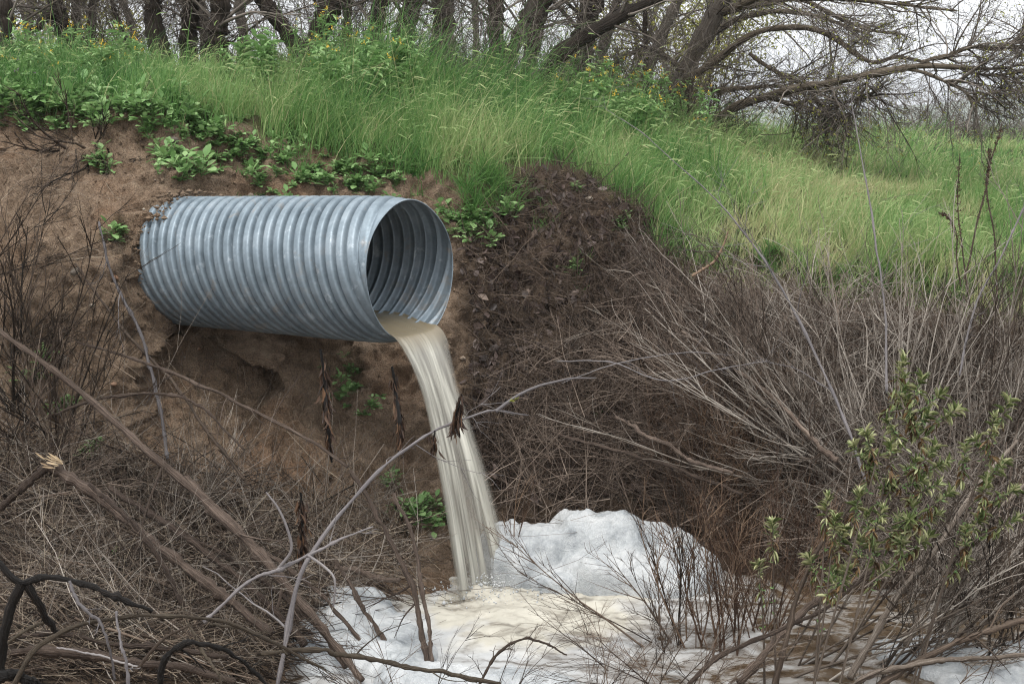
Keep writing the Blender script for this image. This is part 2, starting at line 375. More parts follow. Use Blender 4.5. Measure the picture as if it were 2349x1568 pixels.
# ------------------------------------------------------------------ branch generators
def stems(base, d, Ln, n=6, wig=.12, trop=(0, 0, 0)):
    base = np.asarray(base, float).reshape(-1, 3); d = nrm(np.asarray(d, float).reshape(-1, 3)); K = len(base)
    Ln = np.broadcast_to(np.asarray(Ln, float), (K,)); P = np.empty((K, n, 3)); P[:, 0] = base; t = np.asarray(trop, float)
    for i in range(1, n):
        d = nrm(d + wig * rng.normal(size=(K, 3)) + t / n); P[:, i] = P[:, i - 1] + d * (Ln / (n - 1))[:, None]
    return P
def taper(K, n, r0, r1=.25):
    return np.broadcast_to(np.asarray(r0, float).reshape(-1, 1), (K, 1)) * np.linspace(1, r1, n)[None]
def spawn(P, m, tlo=.25, thi=1., ang=(.4, .9), lf=(.3, .6), n=5, wig=.12, trop=(0, 0, 0), refl=None):
    K, n0, _ = P.shape
    t = rng.uniform(tlo, thi, (K, m)).reshape(-1); pi_ = np.repeat(np.arange(K), m)
    f = t * (n0 - 1); i = np.minimum(f.astype(int), n0 - 2); w = (f - i)[:, None]
    b = P[pi_, i] * (1 - w) + P[pi_, i + 1] * w
    tan = nrm(P[pi_, i + 1] - P[pi_, i])
    pr = nrm(np.cross(tan, rng.normal(size=tan.shape)))
    a = rng.uniform(*ang, len(t))[:, None]
    d = tan * np.cos(a) + pr * np.sin(a)
    ln = np.linalg.norm(np.diff(P, axis=1), axis=2).sum(1)[pi_] if refl is None else np.full(len(t), refl)
    ln = ln * rng.uniform(*lf, len(t)) * (1.15 - .55 * t)
    return stems(b, d, ln, n, wig, trop), pi_, t
def smooth_line(pts, n):
    pts = np.asarray(pts, float); k = len(pts)
    if k == 2: return pts[0] + (pts[1] - pts[0]) * np.linspace(0, 1, n)[:, None]
    q = np.vstack([2 * pts[0] - pts[1], pts, 2 * pts[-1] - pts[-2]]); out = []
    for s_ in np.linspace(0, k - 1 - 1e-6, n):
        i = int(s_); t = s_ - i; a, b, c, d = q[i], q[i + 1], q[i + 2], q[i + 3]
        out.append(.5 * (2 * b + (c - a) * t + (2 * a - 5 * b + 4 * c - d) * t * t + (3 * b - a - 3 * c + d) * t ** 3))
    return np.array(out)
def pline(spec, n=24, jit=.0):
    """spec: (pixel x, pixel y, depth, width in pixels)"""
    P = smooth_line([pt(a, b, Y) for a, b, Y, w in spec], n)
    w = np.interp(np.linspace(0, 1, n), np.linspace(0, 1, len(spec)), [w * Y / F0 / 2 for a, b, Y, w in spec])
    if jit:
        P = P + jit * np.stack([vnoise(np.stack([np.linspace(0, 5, n) + j * 17.3 + rng.random() * 90, np.zeros(n), np.zeros(n)], -1), j) for j in range(3)], -1)
        w = w * (1 + .12 * rng.normal(size=n) * (w > .008))
    return P, w

# leaves: little folded blades; P base, d direction, u side, length, width
LEAF = np.array([[0, 0, 0], [.42, .5, .05], [.38, 0, -.05], [.42, -.5, .05], [.78, .36, -.02], [.76, 0, -.08], [.78, -.36, -.02], [1, 0, -.14]])
LQ = np.array([[0, 2, 1, 1], [0, 3, 2, 2]]); 
def leaves(mb, P, d, up, ln, wd, a=None, droop=1.):
    P = np.asarray(P, float); K = len(P)
    if K == 0: return
    d = nrm(d); s = nrm(np.cross(d, up) + 1e-7); u = np.cross(s, d)
    ln = np.broadcast_to(np.asarray(ln, float), (K,))[:, None, None]; wd = np.broadcast_to(np.asarray(wd, float), (K,))[:, None, None]
    V = P[:, None] + LEAF[None, :, :1] * ln * d[:, None] + LEAF[None, :, 1:2] * wd * s[:, None] + LEAF[None, :, 2:] * ln * droop * u[:, None]
    o = (np.arange(K) * 8)[:, None, None]
    T = np.array([[0, 2, 1], [0, 3, 2], [4, 5, 7], [5, 6, 7]])[None] + o
    Q = np.array([[1, 2, 5, 4], [2, 3, 6, 5]])[None] + o
    if a is None: a = rng.random(K)
    mb.add(V, Q.reshape(-1, 4), T.reshape(-1, 3), a=np.repeat(np.asarray(a, float), 8))
def blades(mb, P, d, ln, wd, bend, a, n=4, ta=0.):
    """grass: ribbons that arch over; bend = horizontal vector added"""
    P = np.asarray(P, float); K = len(P); t = np.linspace(0, 1, n)
    d = nrm(d); side = nrm(np.cross(d, rng.normal(size=(K, 3))))
    cen = P[:, None] + (d[:, None] * t[None, :, None] + bend[:, None] * (t ** 2)[None, :, None]) * ln[:, None, None]
    cen[:, :, 2] -= (np.linalg.norm(bend, axis=1) ** 1.5)[:, None] * (t ** 2.5)[None] * ln[:, None] * .55
    w = wd[:, None] * np.array([.8, 1, .75, .45, .3][:n - 1])[None]
    Lf = cen[:, :-1] - side[:, None] * w[..., None] / 2; Rt = cen[:, :-1] + side[:, None] * w[..., None] / 2
    V = np.concatenate([np.stack([Lf, Rt], 2).reshape(K, -1, 3), cen[:, -1:]], 1); m = V.shape[1]
    o = (np.arange(K) * m)[:, None, None]
    Q = np.array([[2 * i, 2 * i + 1, 2 * i + 3, 2 * i + 2] for i in range(n - 2)])[None] + o
    T = np.array([[m - 3, m - 2, m - 1]])[None] + o
    tt = np.concatenate([np.repeat(t[:-1], 2), [1.]])
    A = np.clip(np.asarray(a)[:, None] + ta * (tt - .4)[None], 0, 1)
    mb.add(V, Q.reshape(-1, 4), T.reshape(-1, 3), a=A.reshape(-1))
    return cen[:, -1], nrm(cen[:, -1] - cen[:, -2])

# ------------------------------------------------------------------ culvert pipe
PH = math.radians(57)
ax = np.array([math.sin(PH), -math.cos(PH), .023]); ax /= np.linalg.norm(ax)       # towards the mouth
lat = nrm(np.cross(ax, [0, 0, 1])); upv = np.cross(lat, ax)
RP = .446
mouth = pt(943, 621, 8.74)
PIPE_L = 3.0; PITCH = .0855; STARTS = 8; HEL = -1
def galv():
    m, nt = newmat("galvanised_steel")
    uv = N(nt, "ShaderNodeUVMap"); mp = N(nt, "ShaderNodeMapping"); L(nt, uv.outputs[0], mp.inputs[0]); mp.inputs["Scale"].default_value = (1, 1, 1)
    v = coords(nt)
    n1 = noise(nt, 4, 5, v, .6, .6); n2 = noise(nt, 45, 5, v, .65); vo = N(nt, "ShaderNodeTexVoronoi"); vo.inputs["Scale"].default_value = 55; L(nt, v, vo.inputs["Vector"])
    c = ramp(nt, n1.outputs["Fac"], [(.3, (.125, .162, .192)), (.55, (.195, .242, .28)), (.75, (.275, .325, .365))])
    sg = ramp(nt, vo.outputs["Color"], [(0, (.84, .84, .84)), (1, (1.1, 1.1, 1.1))])
    col = mixc(nt, .55, c.outputs[0], sg.outputs[0], 'MULTIPLY')
    rs = noise(nt, 3.2, 6, v, .7, 1.2); rf = ramp(nt, rs.outputs["Fac"], [(.57, (0, 0, 0)), (.70, (.65, .65, .65))])
    col = mixc(nt, rf.outputs[0], col, (.26, .22, .18))
    st = noise(nt, 9, 5, v, .7); sf = ramp(nt, st.outputs["Fac"], [(.60, (0, 0, 0)), (.68, (.5, .5, .5))])
    col = mixc(nt, sf.outputs[0], col, (.42, .475, .52))
    r = ramp(nt, n2.outputs["Fac"], [(.3, (.48, .48, .48)), (.7, (.68, .68, .68))])
    p = princ(nt, col, r.outputs[0], .5, bump(nt, n2.outputs["Fac"], .15, .004), .5)
    finish(nt, p.outputs[0]); return m
M['galv'] = galv()
def pipe_pt(s, th, r):      # s metres back from the mouth
    s, th, r = np.broadcast_arrays(s, th, r)
    return mouth - s[..., None] * ax + r[..., None] * (np.cos(th)[..., None] * lat + np.sin(th)[..., None] * upv)
def corr(s, th):
    ph = 2 * pi * (s / PITCH) + HEL * STARTS * th
    w = .5 + .5 * np.cos(ph)
    fade = sstep(.0, .20, s) * .85 + .15 * sstep(0, .03, s)
    dent = .006 * np.sin(2 * th + 1) * sstep(.5, 0, s) + .004 * np.sin(5 * th) * sstep(.3, 0, s)
    return RP * (1 - .022 * s) + fade * (.023 * (1 - 2 * (1 - w) ** 4.2) - .005) - .006 * (1 - fade) + dent
s_ = np.linspace(0, PIPE_L, 840); th_ = np.linspace(0, 2 * pi, 181)[:-1]
SS, TH = np.meshgrid(s_, th_, indexing='ij')
def shell(rofs, flip):
    r = corr(SS, TH) + rofs
    V = pipe_pt(SS, TH, r); n, k = SS.shape; ix = np.arange(n * k).reshape(n, k); jx = np.roll(ix, -1, 1)
    q = np.stack([ix[:-1], jx[:-1], jx[1:], ix[1:]], -1)
    return V, (q[..., ::-1] if flip else q).reshape(-1, 4)
pipe_root = empty("culvert_pipe", mouth - RP * upv, "galvanised corrugated steel culvert pipe jutting out of the earth bank", "drain pipe")
pb = MB()
for ro, fl in ((.0, False), (-.0035, True)):
    V, q = shell(ro, fl); pb.add(V, q)
k = len(th_); a0 = np.arange(k); a1 = np.roll(a0, -1); off = SS.size
pb.Q.append(np.stack([a0, a0 + off, a1 + off, a1], -1))
barrel = at_root(pb.build("barrel", M['galv']), pipe_root)
sm = MB()
for j in range(1):
    tt = np.linspace(0, 2 * pi * 4.9, 900); s0 = PITCH * .5 + (tt / (2 * pi)) * PITCH * STARTS - PITCH * STARTS * .6 * 0
    # the seam follows a trough of the corrugation
    if HEL > 0: s0 = .6 + .5 * PITCH - HEL * STARTS * tt / (2 * pi) * PITCH + 8 * PITCH * 4.9
    ok = (s0 > .015) & (s0 < PIPE_L)
    s0, tt = s0[ok], tt[ok]
    P = pipe_pt(s0, tt, corr(s0, tt) + .002); sm.tubes(P, np.full(len(P), .0055), 6)
so_ = at_root(sm.build("lock_seam", M['galv']), pipe_root); so_.parent = barrel
rm = MB(); t2 = np.linspace(0, 2 * pi, 181); P = pipe_pt(np.zeros(181), t2, corr(np.zeros(181), t2) - .0018); rm.tubes(P, np.full(181, .0042), 6)
ro_ = at_root(rm.build("rim", M['galv']), pipe_root); ro_.parent = barrel

# ------------------------------------------------------------------ falling water
def water_jet_mat():
    m, nt = newmat("muddy_falling_water")
    uv = N(nt, "ShaderNodeUVMap")
    def nz(sx, sy, d=4, r=.6):
        mp = N(nt, "ShaderNodeMapping"); mp.inputs["Scale"].default_value = (sx, sy, 1); L(nt, uv.outputs[0], mp.inputs[0]); return noise(nt, 1, d, mp.outputs[0], r)
    a = nz(4.5, .9, 3); b = nz(12, 1.2, 3); c = nz(34, 1.8, 2)
    s1 = N(nt, "ShaderNodeMath", operation='MULTIPLY_ADD'); L(nt, b.outputs["Fac"], s1.inputs[0]); s1.inputs[1].default_value = .45; L(nt, a.outputs["Fac"], s1.inputs[2])
    s2 = N(nt, "ShaderNodeMath", operation='MULTIPLY_ADD'); L(nt, c.outputs["Fac"], s2.inputs[0]); s2.inputs[1].default_value = .10; L(nt, s1.outputs[0], s2.inputs[2])
    sc = N(nt, 'ShaderNodeMath', operation='MULTIPLY'); L(nt, s2.outputs[0], sc.inputs[0]); sc.inputs[1].default_value = .66
    col = ramp(nt, sc.outputs[0], [(.40, (.23, .22, .195)), (.48, (.345, .333, .295)), (.54, (.475, .465, .41)), (.60, (.68, .665, .595))])
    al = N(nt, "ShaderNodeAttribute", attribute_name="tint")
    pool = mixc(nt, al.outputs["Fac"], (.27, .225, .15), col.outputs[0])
    p = princ(nt, pool, .28, .5, bump(nt, s2.outputs[0], .35, .02)); p.inputs["Subsurface Weight"].default_value = 0
    tr = N(nt, "ShaderNodeBsdfTranslucent"); L(nt, pool, tr.inputs[0])
    x = N(nt, "ShaderNodeMixShader"); x.inputs[0].default_value = .22; L(nt, p.outputs[0], x.inputs[1]); L(nt, tr.outputs[0], x.inputs[2])
    # thin frayed edges let the bank show through
    ed = N(nt, "ShaderNodeSeparateXYZ"); L(nt, uv.outputs[0], ed.inputs[0])
    e1 = N(nt, "ShaderNodeMath", operation='SUBTRACT'); L(nt, ed.outputs[0], e1.inputs[0]); e1.inputs[1].default_value = .5
    e2 = N(nt, "ShaderNodeMath", operation='ABSOLUTE'); L(nt, e1.outputs[0], e2.inputs[0])
    e3 = N(nt, "ShaderNodeMath", operation='MULTIPLY_ADD'); L(nt, b.outputs["Fac"], e3.inputs[0]); e3.inputs[1].default_value = .12; L(nt, e2.outputs[0], e3.inputs[2])
    ef = ramp(nt, e3.outputs[0], [(.39, (0, 0, 0)), (.55, (.97, .97, .97))])
    gap = ramp(nt, sc.outputs[0], [(.45, (.9, .9, .9)), (.53, (0, 0, 0))])
    low = N(nt, "ShaderNodeMapRange"); L(nt, ed.outputs[1], low.inputs[0]); low.inputs[1].default_value = .15; low.inputs[2].default_value = 1.5; low.inputs[3].default_value = 0; low.inputs[4].default_value = .9
    gg = mixc(nt, 1., gap.outputs[0], low.outputs[0], 'MULTIPLY')
    end = N(nt, 'ShaderNodeMapRange'); L(nt, ed.outputs[1], end.inputs[0]); end.inputs[1].default_value = 1.3; end.inputs[2].default_value = 1.52; end.inputs[3].default_value = 0; end.inputs[4].default_value = .8
    gg = mixc(nt, 1., gg, end.outputs[0], 'LIGHTEN')
    eg = mixc(nt, 1., mixc(nt, 1., ef.outputs[0], gg, 'LIGHTEN'), al.outputs["Fac"], 'MULTIPLY')
    tp = N(nt, "ShaderNodeBsdfTransparent"); y = N(nt, "ShaderNodeMixShader"); L(nt, eg, y.inputs[0]); L(nt, x.outputs[0], y.inputs[1]); L(nt, tp.outputs[0], y.inputs[2])
    finish(nt, y.outputs[0]); return m
NU, NV = 110, 170
u = np.linspace(0, 1, NU)
V0 = 1.0; VZ0 = 1.0
bot = mouth - (RP - .012) * upv
jet = MB(); rowsV = []; uvs = []; tint = []
drop_h = bot[2] + .04
tend = (-VZ0 + math.sqrt(VZ0 ** 2 + 2 * drop_h * 9.81)) / 9.81 * 1.02
nin = 40
vlist = list(np.linspace(-1.4, 0, nin)) + list(np.linspace(0, 1, NV - nin + 1)[1:])
axh = nrm(np.array([ax[0], ax[1], 0]))
for vv in vlist:
    t = max(vv, 0) * tend; x = (u - .5) * 2
    hw = (.30 - .062 * sstep(-.35, 0, vv)) if vv < 0 else .238 - .05 * float(sstep(0, .4, vv)) + .105 * float(sstep(.3, 1, vv))
    lx = x * hw
    bz = (RP - .012) - np.sqrt((RP - .012) ** 2 - lx ** 2)                           # pipe floor
    lvl = .070 + .048 * float(sstep(0, .4, -vv)) if vv < 0 else .070
    top_ = np.full(NU, lvl)
    if vv > -.25: top_ = top_ - .03 * sstep(-.25, 0, vv) * (1 - x ** 4) 
    thick = np.maximum(top_ - bz, .006)
    if vv > 0:
        f = 1 / (1 + 2.2 * vv); thick = np.maximum(thick * f, .008) * (1 + .0 * x)
        bz = bz * (1 - .35 * vv)
    str_ = vnoise(np.stack([u * 9, np.full(NU, vv * 1.3), u * 0], -1), 5) * .016 + vnoise(np.stack([u * 30, np.full(NU, vv * 1.9), u * 0], -1), 6) * .007
    amp = .25 if vv < 0 else min(1, .25 + vv * 2.2)
    if vv <= 0: p0 = bot + ax * vv
    else: p0 = bot + axh * V0 * t + np.array([0, 0, -VZ0 * t - .5 * 9.81 * t * t])
    # falling direction
    vel = nrm(axh * V0 + np.array([0, 0, -VZ0 * min(1, vv * 8) - 9.81 * t])) if vv > 0 else ax
    nrmv = nrm(np.cross(lat, vel)); nrmv = nrmv if nrmv @ axh > 0 or nrmv[2] > 0 else -nrmv
    tp = p0 + lx[:, None] * lat + (bz + thick)[:, None] * nrmv + (str_ * amp)[:, None] * nrmv
    bt = p0 + lx[:, None] * lat + bz[:, None] * nrmv
    rowsV.append(np.concatenate([tp, bt[::-1]]))
    vl = vv * 1.5; uvs.append(np.stack([np.concatenate([u, u[::-1]]), np.full(2 * NU, vl)], -1))
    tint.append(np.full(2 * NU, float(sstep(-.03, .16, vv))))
RV = np.array(rowsV); nn, kk, _ = RV.shape; ix = np.arange(nn * kk).reshape(nn, kk); jx = np.roll(ix, -1, 1)
jet.add(RV, np.stack([ix[:-1], jx[:-1], jx[1:], ix[1:]], -1), N=[list(ix[0][::-1]), list(ix[-1])], a=np.concatenate(tint), uv=np.concatenate(uvs))
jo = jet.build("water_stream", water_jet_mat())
tag(jo, "cream muddy water pouring out of the pipe mouth into the pool", "water stream")
IMP = bot + axh * V0 * tend; IMP[2] = 0

# ------------------------------------------------------------------ pool and foam
def pool_mat():
    m, nt = newmat("churned_water")
    geo = N(nt, "ShaderNodeNewGeometry")
    mp = N(nt, "ShaderNodeMapping"); L(nt, geo.outputs["Position"], mp.inputs[0]); mp.inputs["Rotation"].default_value = (0, 0, .42); mp.inputs["Scale"].default_value = (1.2, 2.2, 1)
    n1 = noise(nt, 1.25, 6, mp.outputs[0], .58, 3.2); n2 = noise(nt, 5, 6, mp.outputs[0], .65, 2.4); n3 = noise(nt, 3, 3, geo.outputs["Position"], .5, .6)
    fo = N(nt, "ShaderNodeAttribute", attribute_name="tint")
    s = N(nt, "ShaderNodeMath", operation='MULTIPLY_ADD'); L(nt, n2.outputs["Fac"], s.inputs[0]); s.inputs[1].default_value = .40; L(nt, n1.outputs["Fac"], s.inputs[2])
    s2 = N(nt, "ShaderNodeMath", operation='ADD'); L(nt, s.outputs[0], s2.inputs[0]); L(nt, fo.outputs["Fac"], s2.inputs[1])
    f = ramp(nt, s2.outputs[0], [(.62, (0, 0, 0)), (.74, (.35, .35, .35)), (.90, (.8, .8, .8)), (1, (1, 1, 1))])
    f.color_ramp.interpolation = 'EASE'
    d = N(nt, "ShaderNodeVectorMath", operation='DISTANCE'); L(nt, geo.outputs["Position"], d.inputs[0]); d.inputs[1].default_value = (IMP[0] + .35, IMP[1] - .25, 0)
    cf = N(nt, "ShaderNodeMath", operation='MULTIPLY_ADD'); L(nt, n3.outputs["Fac"], cf.inputs[0]); cf.inputs[1].default_value = -1.1; L(nt, d.outputs["Value"], cf.inputs[2])
    cr = ramp(nt, cf.outputs[0], [(.0, (.41, .392, .338)), (.10, (.40, .392, .365)), (.26, (.375, .383, .386))])
    brown = ramp(nt, n1.outputs["Fac"], [(.3, (.045, .030, .018)), (.7, (.125, .092, .060))])
    c = mixc(nt, f.outputs[0], brown.outputs[0], cr.outputs[0])
    rg = ramp(nt, f.outputs[0], [(0, (.07, .07, .07)), (.6, (.55, .55, .55))])
    finish(nt, princ(nt, c, rg.outputs[0], .5, bump(nt, s.outputs[0], .15, .02)).outputs[0]); return m
xg = np.arange(-2.0, 6.0, .02); yg = np.arange(5.2, 9.7, .02)
XG, YG = np.meshgrid(xg, yg, indexing='ij')
q = np.stack([XG, YG, XG * 0], -1)
dI = np.hypot(XG - IMP[0], YG - IMP[1]); dB = np.hypot((XG - IMP[0] - .3) / 1.3, (YG - IMP[1] + .25))
flow = np.stack([(XG * .9 - YG * .42) * 2.2, (XG * .42 + YG * .9) * 6.5, XG * 0], -1)
ZG = .018 * fbm(flow, 4, 3) + np.exp(-(dI / .2) ** 2) * (.015 + .03 * fbm(q * 11, 3, 15)) + np.exp(-(dB / .5) ** 2) * (.008 + .016 * fbm(q * np.array([6, 9, 1]), 4, 14)) + .012 * fbm(q * 17, 3, 8) * np.exp(-(dB / 1.) ** 2)
frontal = sstep(1.6, .1, dB) * .24 + .12 * sstep(-.1, .2, ZG) + .24 * np.exp(-((XG + .55) / .55) ** 2 - ((YG - 7.25) / .7) ** 2) + .10 * np.exp(-((XG - .3) / .7) ** 2 - ((YG - 7.0) / .35) ** 2) - .05 * sstep(1.2, 2.2, XG)
qq = np.stack([XG, YG, ZG], -1); n_, k_ = XG.shape; ix = np.arange(n_ * k_).reshape(n_, k_)
wb = MB(); wb.add(qq, np.stack([ix[:-1, :-1], ix[1:, :-1], ix[1:, 1:], ix[:-1, 1:]], -1), a=(frontal - .05).ravel())
water = wb.build("water", pool_mat()); tag(water, kind="structure")

def foam_mat():
    m, nt = newmat("foam")
    v = coords(nt)
    vo = N(nt, "ShaderNodeTexVoronoi"); vo.inputs["Scale"].default_value = 48; L(nt, v, vo.inputs["Vector"])
    v2 = N(nt, "ShaderNodeTexVoronoi"); v2.inputs["Scale"].default_value = 120; L(nt, v, v2.inputs["Vector"])
    n = noise(nt, 3.2, 5, v, .68)
    h = N(nt, "ShaderNodeMath", operation='ADD'); L(nt, vo.outputs["Distance"], h.inputs[0]); L(nt, v2.outputs["Distance"], h.inputs[1])
    c = ramp(nt, n.outputs["Fac"], [(.32, (.16, .176, .19)), (.46, (.31, .328, .34)), (.62, (.41, .422, .428))])
    c2 = mixc(nt, .3, c.outputs[0], ramp(nt, vo.outputs["Distance"], [(0, (.7, .7, .72)), (.5, (1.05, 1.05, 1.05))]).outputs[0], 'MULTIPLY')
    p = princ(nt, c2, .45, .4, bump(nt, h.outputs[0], .3, .012))
    p.inputs["Subsurface Weight"].default_value = .5; p.inputs["Subsurface Radius"].default_value = (.05, .05, .055); p.inputs["Subsurface Scale"].default_value = .6
    finish(nt, p.outputs[0]); return m
M['foam'] = foam_mat()
def foam(name, domes, label, seed, res=.014, lump=.03):
    D = np.array(domes); x0, x1 = (D[:, 0] - D[:, 2] * 1.3).min(), (D[:, 0] + D[:, 2] * 1.3).max(); y0, y1 = (D[:, 1] - D[:, 3] * 1.3).min(), (D[:, 1] + D[:, 3] * 1.3).max()
    X, Y = np.meshgrid(np.arange(x0, x1, res), np.arange(y0, y1, res), indexing='ij'); z = np.full(X.shape, -1.)
    wx = .07 * vnoise(np.stack([X * 5, Y * 5, X * 0], -1), seed); wy = .07 * vnoise(np.stack([X * 5, Y * 5, X * 0 + 9], -1), seed)
    for cx, cy, rx, ry, h in domes:
        r2 = ((X + wx - cx) / rx) ** 2 + ((Y + wy - cy) / ry) ** 2
        z = np.maximum(z, np.where(r2 < 1, h * np.sqrt(np.clip(1 - r2, 0, 1)) ** .8, -.08 - .1 * np.minimum(r2 - 1, 1)))
    for _ in range(2):
        z[1:-1, 1:-1] = (z[1:-1, 1:-1] * 2 + z[:-2, 1:-1] + z[2:, 1:-1] + z[1:-1, :-2] + z[1:-1, 2:]) / 6
    P = np.stack([X, Y, z], -1); z = z + lump * (fbm(P * 7, 4, seed) * sstep(-.02, .06, z)) + .006 * (1 - np.abs(fbm(P * 13, 3, seed + 5))) * sstep(-.02, .05, z); z = np.maximum(z, -.09)
    P = np.stack([X, Y, z], -1); a, b = X.shape; ix = np.arange(a * b).reshape(a, b)
    q = np.stack([ix[:-1, :-1], ix[1:, :-1], ix[1:, 1:], ix[:-1, 1:]], -1).reshape(-1, 4)
    keep = (z.ravel()[q] > -.088).any(1)
    mb = MB(); mb.add(P, q[keep]); o = mb.build(name, M['foam']); tag(o, label, "foam", "foam heaps on the pool"); return o
spl = MB()
for i in range(700):
    a_ = rng.uniform(0, 2 * pi); rr = abs(rng.normal(0, .20)) + .03; hh = abs(rng.normal(0, .055)) * math.exp(-rr * 3) + .012; r = .0035 * rng.lognormal(0, .5)
    c_ = IMP + np.array([math.cos(a_) * rr * 1.25 + .06, math.sin(a_) * rr * .8 - .04, hh])
    V = c_ + r * np.array([[1, 0, 0], [0, 1, 0], [-1, 0, 0], [0, -1, 0], [0, 0, 1.3], [0, 0, -1.3]])
    spl.add(V, T=[[0, 1, 4], [1, 2, 4], [2, 3, 4], [3, 0, 4], [1, 0, 5], [2, 1, 5], [3, 2, 5], [0, 3, 5]])
so_ = spl.build("splash", M['foam'], jo); so_["kind"] = "stuff"
foam("foam_heap", [(.02, 8.82, .30, .28, .30), (.22, 8.84, .28, .28, .31), (.45, 8.88, .30, .30, .38), (.74, 8.88, .31, .30, .375), (1.0, 8.82, .27, .28, .29), (1.17, 8.74, .20, .22, .19), (.62, 8.62, .34, .26, .22), (.95, 8.56, .28, .24, .16), (.30, 8.62, .24, .2, .10)], "big rounded white foam heap behind the falling water", 3, .010, .034)
foam("foam_heap", [(-.98, 8.02, .26, .24, .15), (-.88, 7.78, .26, .26, .16), (-.74, 7.55, .28, .28, .13), (-.62, 7.32, .3, .26, .10), (-.95, 7.5, .3, .4, .1)], "white foam tongue against the brown sticks left of the pool", 13)
foam("foam_heap", [(-.42, 7.0, .32, .2, .09), (-.1, 6.92, .3, .2, .09), (.15, 6.86, .25, .16, .06)], "low white foam raft at the bottom edge of the pool", 23)
foam("foam_heap", [(2.35, 7.35, .35, .3, .07), (2.75, 7.2, .35, .3, .08), (2.6, 6.95, .4, .25, .06)], "bluish white foam patch under the dry brush at the right", 33)

# ------------------------------------------------------------------ grass
WIND = np.array([.55, -.12, 0.])
def scatter(x0, x1, y0, y1, dens):
    n = int((x1 - x0) * (y1 - y0) * dens)
    x = rng.uniform(x0, x1, n); y = rng.uniform(y0, y1, n); P = []; Nn = []
    for a, b in zip(x, y):
        r = bvh.ray_cast(Vector((a, b, 20)), Vector((0, 0, -1)))
        if r[0] is None: P.append((0, 0, -99)); Nn.append((0, 0, 1))
        else: P.append(tuple(r[0])); Nn.append(tuple(r[1]))
    return np.array(P), np.array(Nn)
gr = MB(); heads = MB()
def tallness(px, py, P):
    """how tall the sward stands: long drooping oats over the pipe mouth, short turf on the right-hand field"""
    t = np.interp(px, [0, 250, 500, 700, 850, 1250, 1450, 1700, 2349], [.22, .20, .20, .30, .42, .38, .23, .18, .18])
    cl = fbm(P * np.array([1.1, .8, 0]), 3, 91)
    t = t * (1 + .5 * cl)
    back = sstep(17, 20, P[:, 1]); t = t * (1 + .55 * back * sstep(-.1, .3, cl))
    return np.clip(t, .08, .7)
for (x0, x1, y0, y1, dens, wmul) in ((-4.6, 5.2, 8.6, 11.6, 2700, 1.0), (-5.6, 6.2, 11.6, 14, 1700, 1.25), (-6.5, 9, 14, 18.5, 750, 1.8), (-3, 12, 18.5, 28, 260, 2.8)):
    P, Nn = scatter(x0, x1, y0, y1, dens)
    px, py = project(P)
    edge = py - grass_edge(px) + 30 * fbm(P * 3, 3, 61)
    bare = fbm(P * np.array([2.2, 2.2, 0]), 3, 71)
    keep = (P[:, 2] > -5) & (edge < rng.normal(0, 14, len(P))) & (px > -120) & (px < 2480) & ~((bare > .42) & (px < 900) & (edge > -70))
    P = P[keep]; px = px[keep]; py = py[keep]; K = len(P)
    H = tallness(px, py, P) * rng.lognormal(0, .32, K)
    d = np.array([0, 0, 1.]) + rng.normal(size=(K, 3)) * .20; d[:, 2] = np.abs(d[:, 2])
    fr = np.interp(px, [0, 500, 900, 1300, 1700], [.35, .45, .75, .7, .6])
    bend = (WIND * fr[:, None]) * rng.uniform(.2, 1.3, K)[:, None] + rng.normal(size=(K, 3)) * np.array([.28, .28, 0])
    patch = fbm(P * np.array([1.3, .9, 0]), 3, 81); patch2 = fbm(P * 4, 2, 83)
    base = np.interp(px, [0, 300, 450, 700, 900, 1300, 1500, 1800, 2349], [.38, .42, .50, .42, .30, .36, .54, .68, .60])
    cl2 = fbm(P * np.array([5.5, 4, 0]), 2, 87); H = H * np.clip(1 + .5 * cl2, .6, 1.6); tip = None
    a = np.clip(base - .14 * cl2 + .26 * patch + .10 * patch2 + rng.normal(0, .13, K) + .10 * (H < .15), 0, 1)
    deadb = rng.random(K) < .06; a[deadb] = rng.uniform(.85, 1, deadb.sum())
    w = rng.uniform(.0028, .0062, K) * wmul * np.where(rng.random(K) < .08, 1.9, 1.)
    tip, td = blades(gr, P, d, H, w, bend, a, 5, -.05 + .16)
    # seed heads on the longer stalks
    hs = (H > .26) & (rng.random(K) < .09)
    n = hs.sum(); ln = rng.uniform(.05, .10, n); dd = nrm(td[hs] + np.array([.25, -.05, -.35]))
    blades(gr, tip[hs], dd, ln, rng.uniform(.006, .010, n) * min(wmul, 1.6), np.tile(np.array([.2, 0, -.25]), (n, 1)), np.clip(rng.normal(.72, .08, n), 0, 1), 4)
